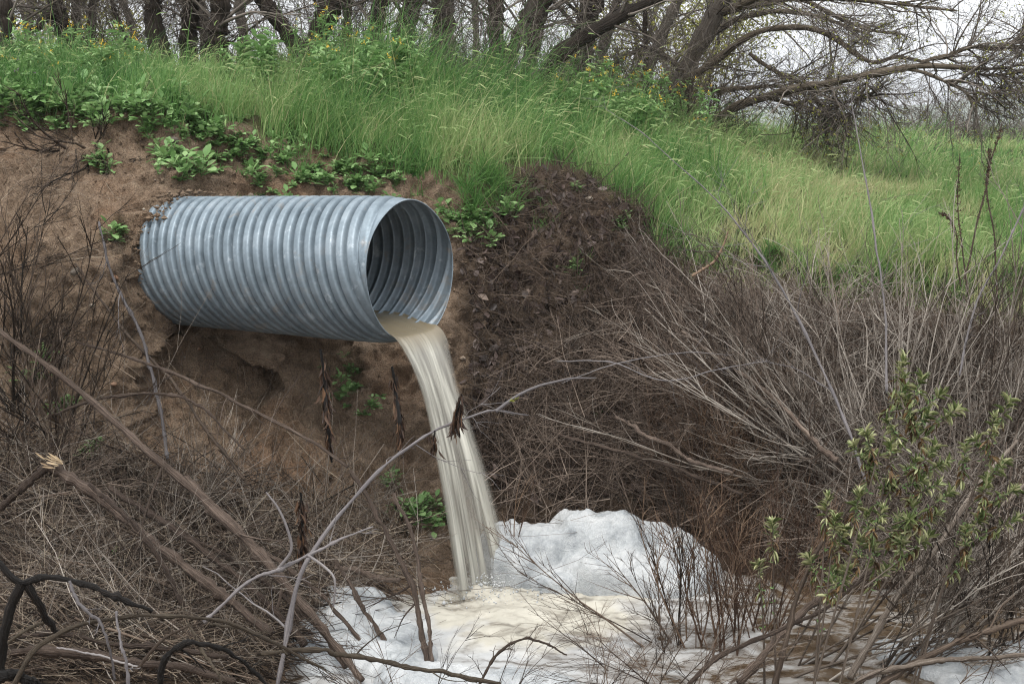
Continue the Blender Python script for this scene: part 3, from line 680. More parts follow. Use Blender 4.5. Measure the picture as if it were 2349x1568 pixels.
# the tuft on the slump right of the mouth and sprigs along the pipe top
for (px, py, n, hh) in ((1080, 455, 260, .33), (1120, 440, 260, .33), (1150, 462, 160, .26), (1170, 480, 120, .22), (960, 425, 60, .2), (1245, 500, 60, .16), (560, 420, 70, .1), (880, 395, 80, .3), (820, 430, 70, .16), (700, 360, 90, .2), (1330, 590, 40, .12), (780, 640, 1, .1), (1510, 545, 160, .2), (1560, 560, 200, .2), (1770, 588, 200, .2), (1750, 600, 160, .18), (1640, 600, 160, .18), (1850, 610, 160, .18), (1930, 625, 160, .18), (2020, 640, 160, .2), (2110, 655, 160, .18), (2200, 675, 160, .2), (2300, 695, 160, .2), (480, 300, 90, .14), (590, 350, 90, .14), (670, 385, 80, .13), (400, 285, 90, .13)):
    b, nm = gp(px, py)
    if b is None: continue
    K = n; xy = b + np.c_[rng.normal(0, .05, (K, 2)), np.zeros(K)]
    for i in range(K): xy[i, 2] = gz(xy[i, 0], xy[i, 1]) - .01
    d = np.array([0, -.25, 1.]) + rng.normal(size=(K, 3)) * .35
    blades(gr, xy, d, hh * rng.uniform(.4, 1.1, K), rng.uniform(.003, .007, K), rng.normal(size=(K, 3)) * np.array([.4, .3, 0]), np.clip(rng.normal(.33, .12, K), 0, 1), 5, .15)
g_o = gr.build("grass", M['grass']); tag(g_o, kind="stuff")

# ------------------------------------------------------------------ plants as separate things
def place(mesh_objs, p, rz, sc, label, cat, group, tilt=None):
    """copy one built plant (root first, then its parts)"""
    r = mesh_objs[0].copy(); C.objects.link(r); r.location = p; r.rotation_euler = (random.uniform(-.12, .12), random.uniform(-.12, .12), rz); r.scale = (sc,) * 3
    tag(r, label, cat, group)
    for ch in mesh_objs[1:]:
        c = ch.copy(); C.objects.link(c); c.parent = r
    return r
protos = []
def weed_proto(name, nl, ln, wd, elev, lobes=False, stalk=0.0):
    mb = MB(); K = nl
    az = np.arange(K) * 2.4 + rng.normal(0, .3, K); el = rng.uniform(*elev, K)
    d = np.stack([np.cos(az) * np.cos(el), np.sin(az) * np.cos(el), np.sin(el)], -1)
    L0 = ln * rng.uniform(.55, 1.1, K); b = np.zeros((K, 3))
    b[:, 2] = rng.uniform(0, stalk, K) if stalk else 0
    pet = stems(b, d, L0 * .8, 4, .08, (0, 0, -.1)); mb.tubes(pet, taper(K, 4, .0022, .7), 3, a=.45)
    dd = nrm(pet[:, -1] - pet[:, -2]); dd[:, 2] -= .25
    leaves(mb, pet[:, -1] - dd * .004, dd, np.tile([0, 0, 1.], (K, 1)) + rng.normal(0, .25, (K, 3)), L0 * .9, wd * rng.uniform(.7, 1.2, K), rng.uniform(.2, 1, K))
    if lobes:
        for f in (.45, .75):
            q = pet[:, 0] + (pet[:, -1] - pet[:, 0]) * f
            for s in (-1, 1):
                sd = nrm(np.cross(dd, [0, 0, 1.])) * s + dd * .6
                leaves(mb, q, sd, np.tile([0, 0, 1.], (K, 1)), L0 * .42, wd * .55, rng.uniform(.2, .9, K))
    if stalk: mb.tubes(np.array([[0, 0, 0], [.004, 0, stalk * .5], [0, .004, stalk]]), np.array([.003, .0025, .0015]), 4, a=.5)
    o = mb.build(name, M['weed']); C.objects.unlink(o); return [o]
WEEDS = [weed_proto("lobed_weed" if lb else "broadleaf_weed", n, l, w, e, lb, st) for n, l, w, e, lb, st in
         ((14, .07, .045, (.1, 1.1), True, 0), (20, .08, .05, (.2, 1.2), False, .03), (11, .06, .04, (0, .7), True, 0), (16, .055, .035, (.3, 1.2), False, .10), (24, .06, .03, (.1, 1.0), True, .08), (9, .10, .05, (.3, 1.0), False, 0))]
def weed(px, py, sc, label, group, kind=None, spread=0):
    p, n = gp(px + random.gauss(0, spread), py + random.gauss(0, spread * .6))
    if p is None: return
    k = random.randrange(len(WEEDS)) if kind is None else kind
    return place(WEEDS[k], p + n * .01, random.uniform(0, 6.3), sc, label, "weed", group)
PATCH = [ # px, py, count, spread, size, label
    (395, 370, 9, 26, 1.1, "lobed green weed in the patch on bare soil above the pipe's buried end"),
    (450, 395, 9, 26, 1.15, "lobed green weed in the patch on bare soil above the pipe's buried end"),
    (245, 390, 4, 12, 1.1, "leafy green weed beside the black rootstock on the left bank"),
    (270, 540, 4, 16, .75, "small green weed on the soil left of the pipe's buried end"),
    (80, 860, 5, 22, .9, "leafy weed behind the dark twigs at the left edge"),
    (165, 935, 4, 14, .8, "leafy weed behind the dark twigs at the left edge"),
    (600, 425, 7, 30, .8, "feathery green weed on the soil just above the pipe"),
    (740, 412, 7, 24, .85, "feathery green weed on the soil just above the pipe"),
    (830, 430, 5, 20, .9, "feathery green weed on the soil just above the pipe"),
    (1060, 520, 12, 30, 1.0, "bright green broadleaf weed under the grass tuft right of the pipe mouth"),
    (1120, 530, 12, 32, 1.0, "bright green broadleaf weed under the grass tuft right of the pipe mouth"),
    (1040, 490, 5, 15, 1.0, "bright green broadleaf weed under the grass tuft right of the pipe mouth"),
    (1180, 500, 5, 20, .9, "bright green broadleaf weed under the grass tuft right of the pipe mouth"),
    (1415, 522, 4, 9, .9, "pale green weed alone on the dark slump below the field"),
    (1330, 440, 2, 6, .7, "small pale weed on the upper slump of dark soil"),
    (1315, 620, 4, 14, .7, "low green weed among dead leaves right of the pipe"),
    (800, 850, 6, 20, .7, "trailing green weed on the soil below the pipe"),
    (815, 910, 8, 26, .75, "trailing green weed on the soil below the pipe"),
    (845, 930, 4, 20, .65, "trailing green weed on the soil below the pipe"),
    (965, 1165, 12, 26, .8, "round leaved green weed left of the falling water"),
    (985, 1200, 8, 24, .75, "round leaved green weed left of the falling water"),
    (880, 1105, 3, 18, .7, "round leaved green weed left of the falling water"),
    (125, 1290, 3, 16, .7, "small weed in the dry stems at the lower left"),
    (240, 1300, 2, 10, .7, "small weed in the dry stems at the lower left"),
    (210, 1040, 3, 14, .7, "small weed behind the fallen logs on the left"),
    (1370, 950, 3, 14, .6, "tiny weed in the leaf litter right of the water"),
    (560, 335, 5, 16, .9, "green weed on the ragged lip of soil above the pipe"),
    (500, 300, 8, 26, 1.0, "green weed on the ragged lip of soil above the pipe"),
    (430, 268, 8, 26, 1.0, "green weed on the ragged lip of soil above the pipe"),
    (650, 330, 5, 20, .9, "green weed on the ragged lip of soil above the pipe"),
    (160, 262, 9, 30, 1.2, "leafy weed at the grass edge above the left bank"),
    (60, 245, 9, 30, 1.2, "leafy weed at the grass edge above the left bank"),
    (215, 235, 7, 22, 1.1, "leafy weed at the grass edge above the left bank"),
    (310, 215, 6, 24, 1.1, "leafy weed at the grass edge above the left bank"),
    (20, 200, 6, 20, 1.3, "leafy weed at the grass edge above the left bank"),
]
for px, py, n, spr, sz, lab in PATCH:
    for i in range(n): weed(px, py, sz * random.uniform(.7, 1.25), lab, lab.replace("weed", "weeds", 1), None, spr)

for i in range(90):
    px = random.uniform(330, 930); py = np.interp(px, [330, 520, 700, 930], [285, 345, 395, 425]) + random.gauss(0, 26)
    weed(px, py, random.uniform(.5, 1.05), "green weed scattered over the broken soil above the pipe", "green weeds over the broken soil above the pipe")
for i in range(50):
    px = random.uniform(0, 340); py = 272 + random.gauss(0, 16)
    weed(px, py, random.uniform(.6, 1.2), "leafy weed spilling over the left bank's edge", "leafy weeds spilling over the left bank's edge")
for i in range(150):
    px = random.uniform(-20, 660); py = random.uniform(120, 275)
    if py < grass_edge(px) - 5 or random.random() < .3: weed(px, py, random.uniform(.8, 1.5), "leafy weed among the grass on the left bank top", "leafy weeds among the grass on the left bank top", random.choice([3, 4, 1]))
# tall leafy stalks and yellow wildflowers
def stalk_proto(name, h, nl, ln, flowers, mat_f='yellow'):
    mb = MB(); P = stems([[0, 0, 0]], [[.05, 0, 1]], h, 7, .06); mb.tubes(P, taper(1, 7, .004, .4), 4, a=.4)
    br, _, _ = spawn(P, 4, .35, .95, (.3, .7), (.25, .45), 4, .08, (0, 0, .4)); mb.tubes(br, taper(4, 4, .0022, .5), 3, a=.45)
    allp = [(P, nl), (br, max(4, nl // 5))]
    for Q, m in allp:
        K = len(Q); t = rng.uniform(.05, .98, (K, m)); f = t * (Q.shape[1] - 1); i = np.minimum(f.astype(int), Q.shape[1] - 2); w = (f - i)[..., None]
        pp = (np.take_along_axis(Q, i[..., None], 1) * (1 - w) + np.take_along_axis(Q, i[..., None] + 1, 1) * w).reshape(-1, 3)
        az = rng.uniform(0, 2 * pi, len(pp)); el = rng.uniform(-.2, .8, len(pp))
        d = np.stack([np.cos(az) * np.cos(el), np.sin(az) * np.cos(el), np.sin(el)], -1); tt = t.reshape(-1)
        leaves(mb, pp, d, np.tile([0, 0, 1.], (len(pp), 1)), ln * (1.15 - .7 * tt), ln * .24, rng.uniform(.3, 1, len(pp)), 1.6)
    o = mb.build(name, M['weed']); C.objects.unlink(o); out = [o]
    if flowers:
        ends = np.concatenate([P[:, -1], br[:, -1]])
        for e in ends[:flowers]:
            fb = MB(); K = 8
            az = rng.uniform(0, 2 * pi, K); el = rng.uniform(-.3, 1.3, K); d = np.stack([np.cos(az) * np.cos(el), np.sin(az) * np.cos(el), np.sin(el)], -1)
            leaves(fb, e + rng.normal(0, .007, (K, 3)), d, rng.normal(size=(K, 3)), .0095, .0075)
            f = fb.build("flower_head", M[mat_f]); C.objects.unlink(f); out.append(f)
    return out
TALL = [stalk_proto("leafy_stalk", h, nl, ln, 0) for h, nl, ln in ((.5, 26, .13), (.4, 22, .12), (.62, 30, .14))]
FLOW = [stalk_proto("yellow_wildflower", h, nl, ln, fl) for h, nl, ln, fl in ((.45, 14, .075, 2), (.36, 12, .07, 2), (.55, 15, .075, 3), (.40, 11, .06, 1))]
PURP = [stalk_proto("purple_wildflower", .2, 10, .06, 2, 'purple')]
def on_top(px, py, lo=10.4):
    p, n = gp(px, py); return p
def stand(proto, px, tip_py, h, Y, sc, label, cat, group):
    """a stalk whose tip reaches tip_py when it stands at depth Y on the ground"""
    x = (px - CX) / F0 * Y * 1.0; z = gz(x, Y)
    tip = pt(px, tip_py - (16 if 'wildflower' in proto[0].name else 0), Y)[2]; s = (tip - z) / h
    s = min(max(s, .45), 1.6) if sc is None else sc
    return place(proto, (x, Y, z - .01), random.uniform(0, 6.3), s, label, cat, group)
HT = [.5, .4, .62]; HF = [.45, .36, .55, .40]
for px, py in ((590, 40), (560, 75), (615, 65), (640, 90), (540, 110), (600, 100), (575, 130), (650, 130), (520, 150), (625, 150)):
    k = random.randrange(3); stand(TALL[k], px, py, HT[k], random.uniform(11.8, 12.6), None, "tall leafy stalk in the high clump above the pipe, against the trunks", "leafy stalk", "tall leafy stalks in the clump above the pipe")
for i in range(34):
    k = random.randrange(3); px = random.uniform(-10, 330); stand(TALL[k], px, random.uniform(95, 190), HT[k], random.uniform(10.9, 12.6), None, "leafy stalk in the weedy bank top at the upper left", "leafy stalk", "leafy stalks on the left bank top")
for i in range(16):
    k = random.randrange(3); px = random.uniform(690, 930); stand(TALL[k], px, random.uniform(70, 140), HT[k], random.uniform(11.8, 13.), None, "leafy stalk standing in the grass under the middle trunks", "leafy stalk", "leafy stalks under the middle trunks")
for i in range(34):
    k = random.randrange(3); px = random.uniform(1230, 1480); stand(TALL[k], px, np.interp(px, [1230, 1330, 1480], [190, 150, 190]) + random.uniform(5, 45), HT[k], random.uniform(13, 15), None, "leafy stalk on the flowery rise below the leaning black trunk", "leafy stalk", "leafy stalks on the flowery rise")
for i in range(60):
    k = random.randrange(4); px = random.uniform(-10, 340); stand(FLOW[k], px, random.uniform(60, 190), HF[k], random.uniform(11.2, 13.4), None, "yellow wildflower on the weedy bank top at the upper left", "wildflower", "yellow wildflowers on the left bank top")
for i in range(20):
    k = random.randrange(4); px = random.choice([random.uniform(690, 770), random.uniform(820, 910), random.uniform(700, 900)]); stand(FLOW[k], px, random.uniform(38, 110), HF[k], random.uniform(12, 13.4), None, "yellow wildflower in the tall grass under the middle trunks", "wildflower", "yellow wildflowers under the middle trunks")
for i in range(90):
    k = random.randrange(4); px = random.triangular(1240, 1740, 1380); stand(FLOW[k], px, np.interp(px, [1230, 1330, 1450, 1720], [165, 135, 160, 235]) + abs(random.gauss(0, 42)), HF[k], random.uniform(13, 17), None, "yellow wildflower on the rise below the leaning black trunk", "wildflower", "yellow wildflowers on the rise")
for px, py in ((2050, 355), (2010, 330), (2230, 380), (2245, 400), (1835, 262), (1880, 330), (2290, 330)):
    p = on_top(px, py + 25)
    if p is not None: place(FLOW[1], p, random.random() * 6, .7, "yellow wildflower dotted in the green field at the right", "wildflower", "yellow wildflowers in the field")
for px, py in ((40, 175), (75, 205), (300, 150), (605, 235), (650, 215), (690, 250), (240, 130)):
    p = on_top(px, py + 25)
    if p is not None: place(PURP[0], p, random.random() * 6, 1., "small purple wildflower in the grass above the bank", "wildflower", "purple wildflowers above the bank")

# ------------------------------------------------------------------ stones
def stone(px, py, wpx, tint, label, sq=.7):
    p, n = gp(px, py)
    if p is None: return
    r = wpx * p[1] / F0 / 2; mb = MB(); u_, v_ = np.meshgrid(np.linspace(0, 2 * pi, 19)[:-1], np.linspace(.02, pi - .02, 11), indexing='ij')
    d = np.stack([np.cos(u_) * np.sin(v_), np.sin(u_) * np.sin(v_), np.cos(v_)], -1)
    q = d * r * (1 + .28 * vnoise(d * 1.6 + rng.random(3) * 50, 2)[..., None] + .08 * vnoise(d * 5 + rng.random(3) * 50, 3)[..., None]) * np.array([1, .85, sq])
    ix = np.arange(18 * 11).reshape(18, 11); jx = np.roll(ix, -1, 0)
    mb.add(q, np.stack([ix[:, :-1], ix[:, 1:], jx[:, 1:], jx[:, :-1]], -1).reshape(-1, 4), N=[list(ix[:, 0]), list(ix[::-1, -1])], a=tint)
    o = mb.build("stone", M['stone']); o.location = p + n * r * .2; tag(o, label, "stone", "stones on the bank")
for a in ((383, 716, 20, .6, "white angular stone beside the hollow under the pipe"), (212, 700, 13, .62, "small white stone on the bare left bank"), (263, 636, 17, 1., "small orange stone on the soil left of the pipe"),
          (172, 622, 26, .1, "round grey stone behind the dark twigs on the left bank"), (400, 322, 24, .05, "dark grey stone in the soil above the weed patch"), (1352, 455, 20, .5, "pale stone in the dark slump below the field"),
          (1062, 822, 14, .8, "buff stone right of the falling water's top"), (1140, 908, 14, .9, "pinkish stone in the dead leaves right of the water"), (455, 800, 12, 1., "orange pebble under the shaded pipe"),
          (262, 880, 14, .95, "reddish stone at the left of the hollow"), (975, 470, 12, .5, "buff pebble on the soil behind the pipe mouth"), (140, 828, 34, .02, "dark stone half buried behind the twigs at left"),
          (575, 478 - 30, 14, .75, "buff stone lying against the top of the pipe"), (1280, 828, 22, .08, "grey stone among the dead leaves right of the pipe"), (1020, 850, 10, .6, "tiny pale pebble beside the water stream's right edge"), (985, 1225, 22, .4, "stone under the round leaved weeds by the water")):
    stone(*a)
peb = MB(); clo = MB()
for i in range(1500):
    px = random.uniform(0, 1350); py = random.uniform(250, 1250); p, n = gp(px, py)
    if p is None or p[1] < 8 or py < grass_edge(px): continue
    r = .003 * random.lognormvariate(0, .5); mb = peb
    V = p + n * r * .3 + r * np.array([[1, 0, 0], [0, 1, 0], [-1, 0, 0], [0, -1, 0], [0, 0, .8], [0, 0, -.8]]) * rng.uniform(.6, 1.3, (6, 3))
    mb.add(V, T=[[0, 1, 4], [1, 2, 4], [2, 3, 4], [3, 0, 4], [1, 0, 5], [2, 1, 5], [3, 2, 5], [0, 3, 5]], a=random.choice([.3, .5, .6, .7, .9]))
for i in range(7000):
    px = random.uniform(0, 1500); py = random.uniform(240, 1350); p, n = gp(px, py)
    if p is None or p[1] < 7 or p[2] < .03 or py < grass_edge(px): continue
    r = .0042 * random.lognormvariate(0, .55)
    V = p + n * r * .25 + r * np.array([[1, 0, 0], [0, 1, 0], [-1, 0, 0], [0, -1, 0], [0, 0, .8], [0, 0, -.8]]) * rng.uniform(.5, 1.4, (6, 3))
    clo.add(V, T=[[0, 1, 4], [1, 2, 4], [2, 3, 4], [3, 0, 4], [1, 0, 5], [2, 1, 5], [3, 2, 5], [0, 3, 5]])
for i in range(900):
    px = random.uniform(0, 1450); py = random.uniform(240, 1300); p, n = gp(px, py)
    if p is None or p[1] < 7 or p[2] < .03 or py < grass_edge(px) + 10: continue
    r = .011 * random.lognormvariate(0, .4); d_ = rng.normal(size=(14, 3)); d_ = nrm(d_)
    oc = [[1, .0, 0], [0, 1, 0], [-1, 0, 0], [0, -1, 0], [0, 0, .8], [0, 0, -.8]]
    V = p + n * r * .15 + r * np.array(oc) @ np.linalg.qr(rng.normal(size=(3, 3)))[0] * rng.uniform(.5, 1.4, (6, 1))
    clo.add(V, T=[[0, 1, 4], [1, 2, 4], [2, 3, 4], [3, 0, 4], [1, 0, 5], [2, 1, 5], [3, 2, 5], [0, 3, 5]])
for i in range(420):                                         # earth packed against the buried end of the pipe
    th = random.uniform(-1.2, 2.4); s0 = random.uniform(1.78, 2.02); p = mouth - s0 * ax + (RP + random.uniform(-.005, .05)) * (math.cos(th) * lat + math.sin(th) * upv); r = .010 * random.lognormvariate(0, .5)
    if th > 1.9 or s0 > 1.9 or th > .7:
        V = p + r * np.array([[1, .0, 0], [0, 1, 0], [-1, 0, 0], [0, -1, 0], [0, 0, .8], [0, 0, -.8]]) * rng.uniform(.5, 1.4, (6, 1))
        clo.add(V, T=[[0, 1, 4], [1, 2, 4], [2, 3, 4], [3, 0, 4], [1, 0, 5], [2, 1, 5], [3, 2, 5], [0, 3, 5]])
tag(clo.build("soil_crumbs", ground.data.materials[0], smooth=False), kind="stuff")
tag(peb.build("gravel", M['stone'], smooth=False), kind="stuff")

# ------------------------------------------------------------------ trees
tips_for_leaves = []
def tree(spec, label, mat='bark', limbs=7, tw=(6, 7), up=2.6, leafy=0, name="bare_tree", droop=-.25, group="trees along the bank top", extra=()):
    """spec: trunk pixels (px, py, depth, width); the stem runs on above the frame"""
    spec = list(spec); b = pt(*spec[0][:3]); g = gz(b[0], b[1])
    P, w = pline(spec, 18, .012); w = w * .88
    base = P[0].copy(); base[2] = g - .1; root_r = w[0] * 1.35
    P = np.vstack([base, P]); w = np.r_[root_r, w]
    d = nrm(P[-1] - P[-4]); d = nrm(d + np.array([0, 0, .5])); ext = stems([P[-1]], [d], up, 8, .09)[0][1:]
    P = np.vstack([P, ext]); w = np.r_[w, w[-1] * np.linspace(.92, .3, 7)]
    r = empty(name, (P[0][0], P[0][1], g), label, "tree", group)
    mb = MB(); mb.tubes(P, w, 12, a=.5); 
    V = mb.V[0].reshape(len(P), 12, 3); cc = P[:, None]; V += (V - cc) * (.10 * fbm(V * np.array([14, 14, 1.2]), 3, int(spec[0][0]) % 50))[..., None]
    at_root(mb.build("trunk", M[mat]), r)
    lm, _, t = spawn(P[None], limbs, .3, 1, (.5, 1.2), (.28, .5), 9, .10, (0, 0, droop * .4)); lr = np.interp(t, np.linspace(0, 1, len(w)), w) * rng.uniform(.10, .24, limbs)
    cr = MB(); cr.tubes(lm, taper(limbs, 9, lr, .25), 6)
    l2, pi2, _ = spawn(lm, tw[0], .15, 1, (.4, 1.1), (.35, .7), 6, .16, (0, 0, droop)); cr.tubes(l2, taper(len(l2), 6, np.minimum(lr[pi2] * .32, .011), .3), 4)
    l3, _, _ = spawn(l2, tw[1], .1, 1, (.4, 1.1), (.3, .7), 4, .2, (0, 0, droop)); cr.tubes(l3, taper(len(l3), 4, rng.uniform(.0022, .0045, len(l3)), .4), 3)
    at_root(cr.build("crown", M['twig']), r)
    for sp_ in extra:
        Q, wq = pline(sp_, 20, .03); lb = MB(); lb.tubes(Q, wq, 8, a=.5)
        o = at_root(lb.build("limb", M[mat]), r)
    if leafy:
        k = min(leafy, len(l3)); pick = rng.choice(len(l3), k, False); lf = MB(); pos = l3[pick][:, rng.integers(1, 4)]
        leaves(lf, pos, rng.normal(size=(k, 3)) + np.array([0, 0, -.3]), rng.normal(size=(k, 3)), rng.uniform(.02, .045, k), rng.uniform(.008, .014, k)); at_root(lf.build("leaves", M['willow_leaf']), r)
    return r
T_ = [
 ([(18, 130, 14, 40), (14, 0, 14, 34)], "dark trunk cut by the left edge of the picture"),
 ([(165, 120, 15, 48), (128, 0, 15, 40)], "dark trunk leaning left with a crooked low limb, upper left", [[(150, 60, 15, 26), (110, 40, 14.8, 22), (75, 75, 14.6, 14)]]),
 ([(178, 110, 17, 26), (172, 0, 17, 22)], "slim dark trunk touching the crooked-limbed tree"),
 ([(206, 110, 16, 26), (214, 0, 16, 22)], "slim upright trunk right of the crooked-limbed pair"),
 ([(318, 130, 19, 22), (282, 0, 19, 18)], "thin grey trunk leaning left behind the forked black trunk", None, 'greybark'),
 ([(300, 130, 16, 16), (255, 0, 16, 12)], "thin pole leaning left in the gap of pale sky"),
 ([(372, 125, 14, 62), (352, 50, 14, 46), (350, 0, 14, 42)], "dark trunk with a flared foot above the weed patch"),
 ([(432, 115, 14.5, 48), (440, 0, 14.5, 42)], "straight dark trunk left of the thickest middle trunk"),
 ([(494, 110, 14, 58), (505, 0, 14, 50)], "thick black trunk left of the tall leafy clump"),
 ([(472, 100, 18, 30), (462, 0, 18, 26)], "dark trunk showing between two thicker black trunks"),
 ([(690, 125, 14.5, 48), (640, 50, 14.5, 44), (596, -10, 14.5, 40)], "dark trunk leaning hard left over the tall leafy clump"),
 ([(560, 90, 19, 30), (548, 0, 19, 26)], "grey trunk half hidden by the tall leafy clump", None, 'greybark'),
 ([(718, 120, 14, 58), (745, 50, 14, 54), (775, -10, 14, 52)], "stout dark trunk leaning right above the pipe's middle"),
 ([(795, 110, 16, 26), (800, 0, 16, 24)], "narrow dark trunk right of the stout leaning one"),
 ([(852, 120, 15, 40), (875, 0, 15, 38)], "dark trunk behind the yellow flowers over the pipe mouth"),
 ([(915, 150, 15, 58), (935, 60, 15, 52), (945, 0, 15, 48)], "broad brown trunk at the left of the grey twig curtain"),
 ([(1012, 180, 15.5, 70), (1015, 80, 15.5, 60), (1020, 0, 15.5, 56)], "broad trunk veiled by a curtain of grey twigs", None, 'greybark'),
 ([(1092, 150, 20, 16), (1090, 0, 20, 15)], "pale thin trunk far back in the gap left of the split trunk", None, 'greybark'),
 ([(1158, 180, 15, 48), (1140, 90, 15, 42), (1136, 0, 15, 42)], "upright dark trunk at the foot of the split group"),
 ([(1130, 200, 15.3, 44), (1185, 90, 15.3, 40), (1236, -10, 15.3, 36)], "trunk leaning right out of the split group", None, 'greybark'),
 ([(1205, 200, 15, 46), (1225, 90, 15, 42), (1252, -10, 15, 40)], "right-hand trunk of the split group, dark and steep"),
 ([(1310, 170, 16, 66), (1340, 70, 16, 56), (1362, -10, 16, 52)], "thick trunk behind the leaning black log"),
 ([(1370, 160, 18, 30), (1400, 60, 18, 26), (1420, -10, 18, 24)], "grey trunk right of the thick one, behind the black log", None, 'greybark'),
 ([(1482, 210, 16, 14), (1480, 100, 16, 12), (1478, -10, 16, 12)], "thin upright pole at the left of the spreading willow"),
 ([(1470, 190, 20, 34), (1520, 80, 20, 30), (1560, -10, 20, 28)], "pale leaning trunk behind the spreading willow", None, 'greybark'),
]
for i, t in enumerate(T_):
    spec, lab = t[0], t[1]; ex = (t[2] or ()) if len(t) > 2 else (); mt = t[3] if len(t) > 3 else 'bark'
    tree(spec, lab, mt, limbs=11, tw=(7, 9), extra=ex, leafy=(60 if spec[0][0] > 1000 else 25))
# black log leaning across the trunks
Q, wq = pline([(1235, 190, 14.2, 40), (1285, 120, 14.2, 36), (1370, 65, 14.3, 32), (1440, 30, 14.4, 28), (1520, -6, 14.5, 26), (1640, -60, 14.6, 20), (1760, -120, 14.8, 12)], 30, .02)
Q[0][2] = gz(Q[0][0], Q[0][1]) - .1
r = empty("leaning_tree", Q[0], "black leaning trunk slanting up to the right across the other trunks", "tree"); mb = MB(); mb.tubes(Q, wq, 10, a=.35); at_root(mb.build("trunk", M['bark']), r)
b1, _, _ = spawn(Q[None], 14, .25, 1, (.5, 1.3), (.15, .35), 7, .15, (0, 0, -.1)); cr = MB(); cr.tubes(b1, taper(14, 7, .016, .2), 5); b2, _, _ = spawn(b1, 9, .1, 1, (.4, 1.1), (.3, .6), 5, .2); cr.tubes(b2, taper(len(b2), 5, .004, .4), 3); at_root(cr.build("crown", M['twig']), r)

# the spreading willow on the right
wr_y = 16.5
wspec = [(1545, 240, wr_y, 60), (1580, 150, wr_y, 48), (1640, 40, wr_y, 40), (1690, -40, wr_y, 44), (1760, -160, wr_y, 34)]
P, w = pline(wspec, 24, .03); P[0][2] = gz(P[0][0], P[0][1]) - .1
wroot = empty("spreading_willow", P[0], "big spreading willow with long low limbs sweeping to the right over the field", "tree", "trees along the bank top")
mb = MB(); mb.tubes(P, w, 14, a=.55); V = mb.V[0].reshape(24, 14, 3); V += (V - P[:, None]) * (.16 * fbm(V * np.array([8, 8, 2]), 3, 4))[..., None]
at_root(mb.build("trunk", M['greybark']), wroot)
LIMBS = [
 [(1560, 190, 16.4, 34), (1640, 140, 16.2, 30), (1735, 78, 16, 24), (1840, 66, 15.8, 22), (1905, 85, 15.6, 20), (1955, 120, 15.4, 18), (2010, 145, 15.2, 16), (2070, 138, 15.1, 13), (2140, 152, 15, 8)],
 [(1630, 285, 16.1, 32), (1690, 246, 15.9, 30), (1760, 222, 15.6, 30), (1830, 203, 15.2, 28), (1900, 193, 15, 27), (1960, 178, 14.8, 27), (2040, 160, 14.6, 26), (2110, 150, 14.5, 22), (2190, 155, 14.4, 16), (2260, 158, 14.3, 12), (2330, 150, 14.2, 9), (2400, 120, 14.1, 6)],
 [(2110, 150, 14.5, 16), (2170, 130, 14.5, 17), (2230, 112, 14.5, 16), (2300, 108, 14.5, 15), (2380, 100, 14.5, 12)],
 [(2300, 108, 14.5, 10), (2340, 90, 14.5, 9), (2390, 68, 14.5, 6)],
 [(2080, 158, 14.6, 14), (2150, 180, 14.4, 12), (2210, 205, 14.3, 11), (2240, 235, 14.2, 9), (2290, 215, 14.2, 6), (2340, 212, 14.2, 4)],
 [(2200, 160, 14.4, 9), (2260, 172, 14.3, 8), (2320, 178, 14.2, 6), (2360, 160, 14.1, 4)],
 [(1720, 128, 16, 16), (1790, 168, 15.8, 15), (1850, 205, 15.6, 15), (1890, 245, 15.4, 15), (1920, 268, 15.2, 13)],
 [(1620, 215, 16.2, 18), (1690, 205, 16, 15), (1770, 200, 15.8, 13), (1850, 215, 15.6, 10), (1920, 235, 15.4, 7)],
 [(1660, 20, 16.4, 28), (1760, -5, 16, 22), (1880, -10, 15.6, 18), (1990, 0, 15.2, 15), (2100, 20, 15, 12), (2190, 32, 14.8, 7)],
 [(1600, 110, 16.5, 26), (1700, 50, 16.8, 22), (1800, 28, 17, 18), (1900, 40, 17.2, 13), (2000, 80, 17.4, 8)],
 [(1640, 40, 16.5, 30), (1740, 10, 16.9, 24), (1850, 8, 17.2, 18), (1960, 55, 17.4, 13), (2060, 75, 17.5, 8)],
 [(1570, 170, 16.4, 24), (1500, 120, 16.2, 18), (1440, 130, 16, 14), (1390, 165, 15.8, 9)],
 [(1780, 232, 15.6, 14), (1860, 236, 15.3, 12), (1930, 240, 15.1, 9), (2010, 225, 15, 6)],
 [(2000, 168, 14.7, 10), (1990, 210, 14.8, 9), (1950, 260, 14.9, 8), (1910, 275, 15, 5)],
]
sub = []
for sp_ in LIMBS:
    Q, wq = pline(sp_, 40, .035); wq = wq * .62 * (1 + .12 * fbm(np.stack([np.linspace(0, 14, 40) + rng.random() * 99, np.zeros(40), np.zeros(40)], -1), 2, 8)); lb = MB(); lb.tubes(Q, wq, 8, a=rng.uniform(.4, .7)); at_root(lb.build("limb", M['limb']), wroot)
    sub.append(Q)
tw = MB(); lf = MB()
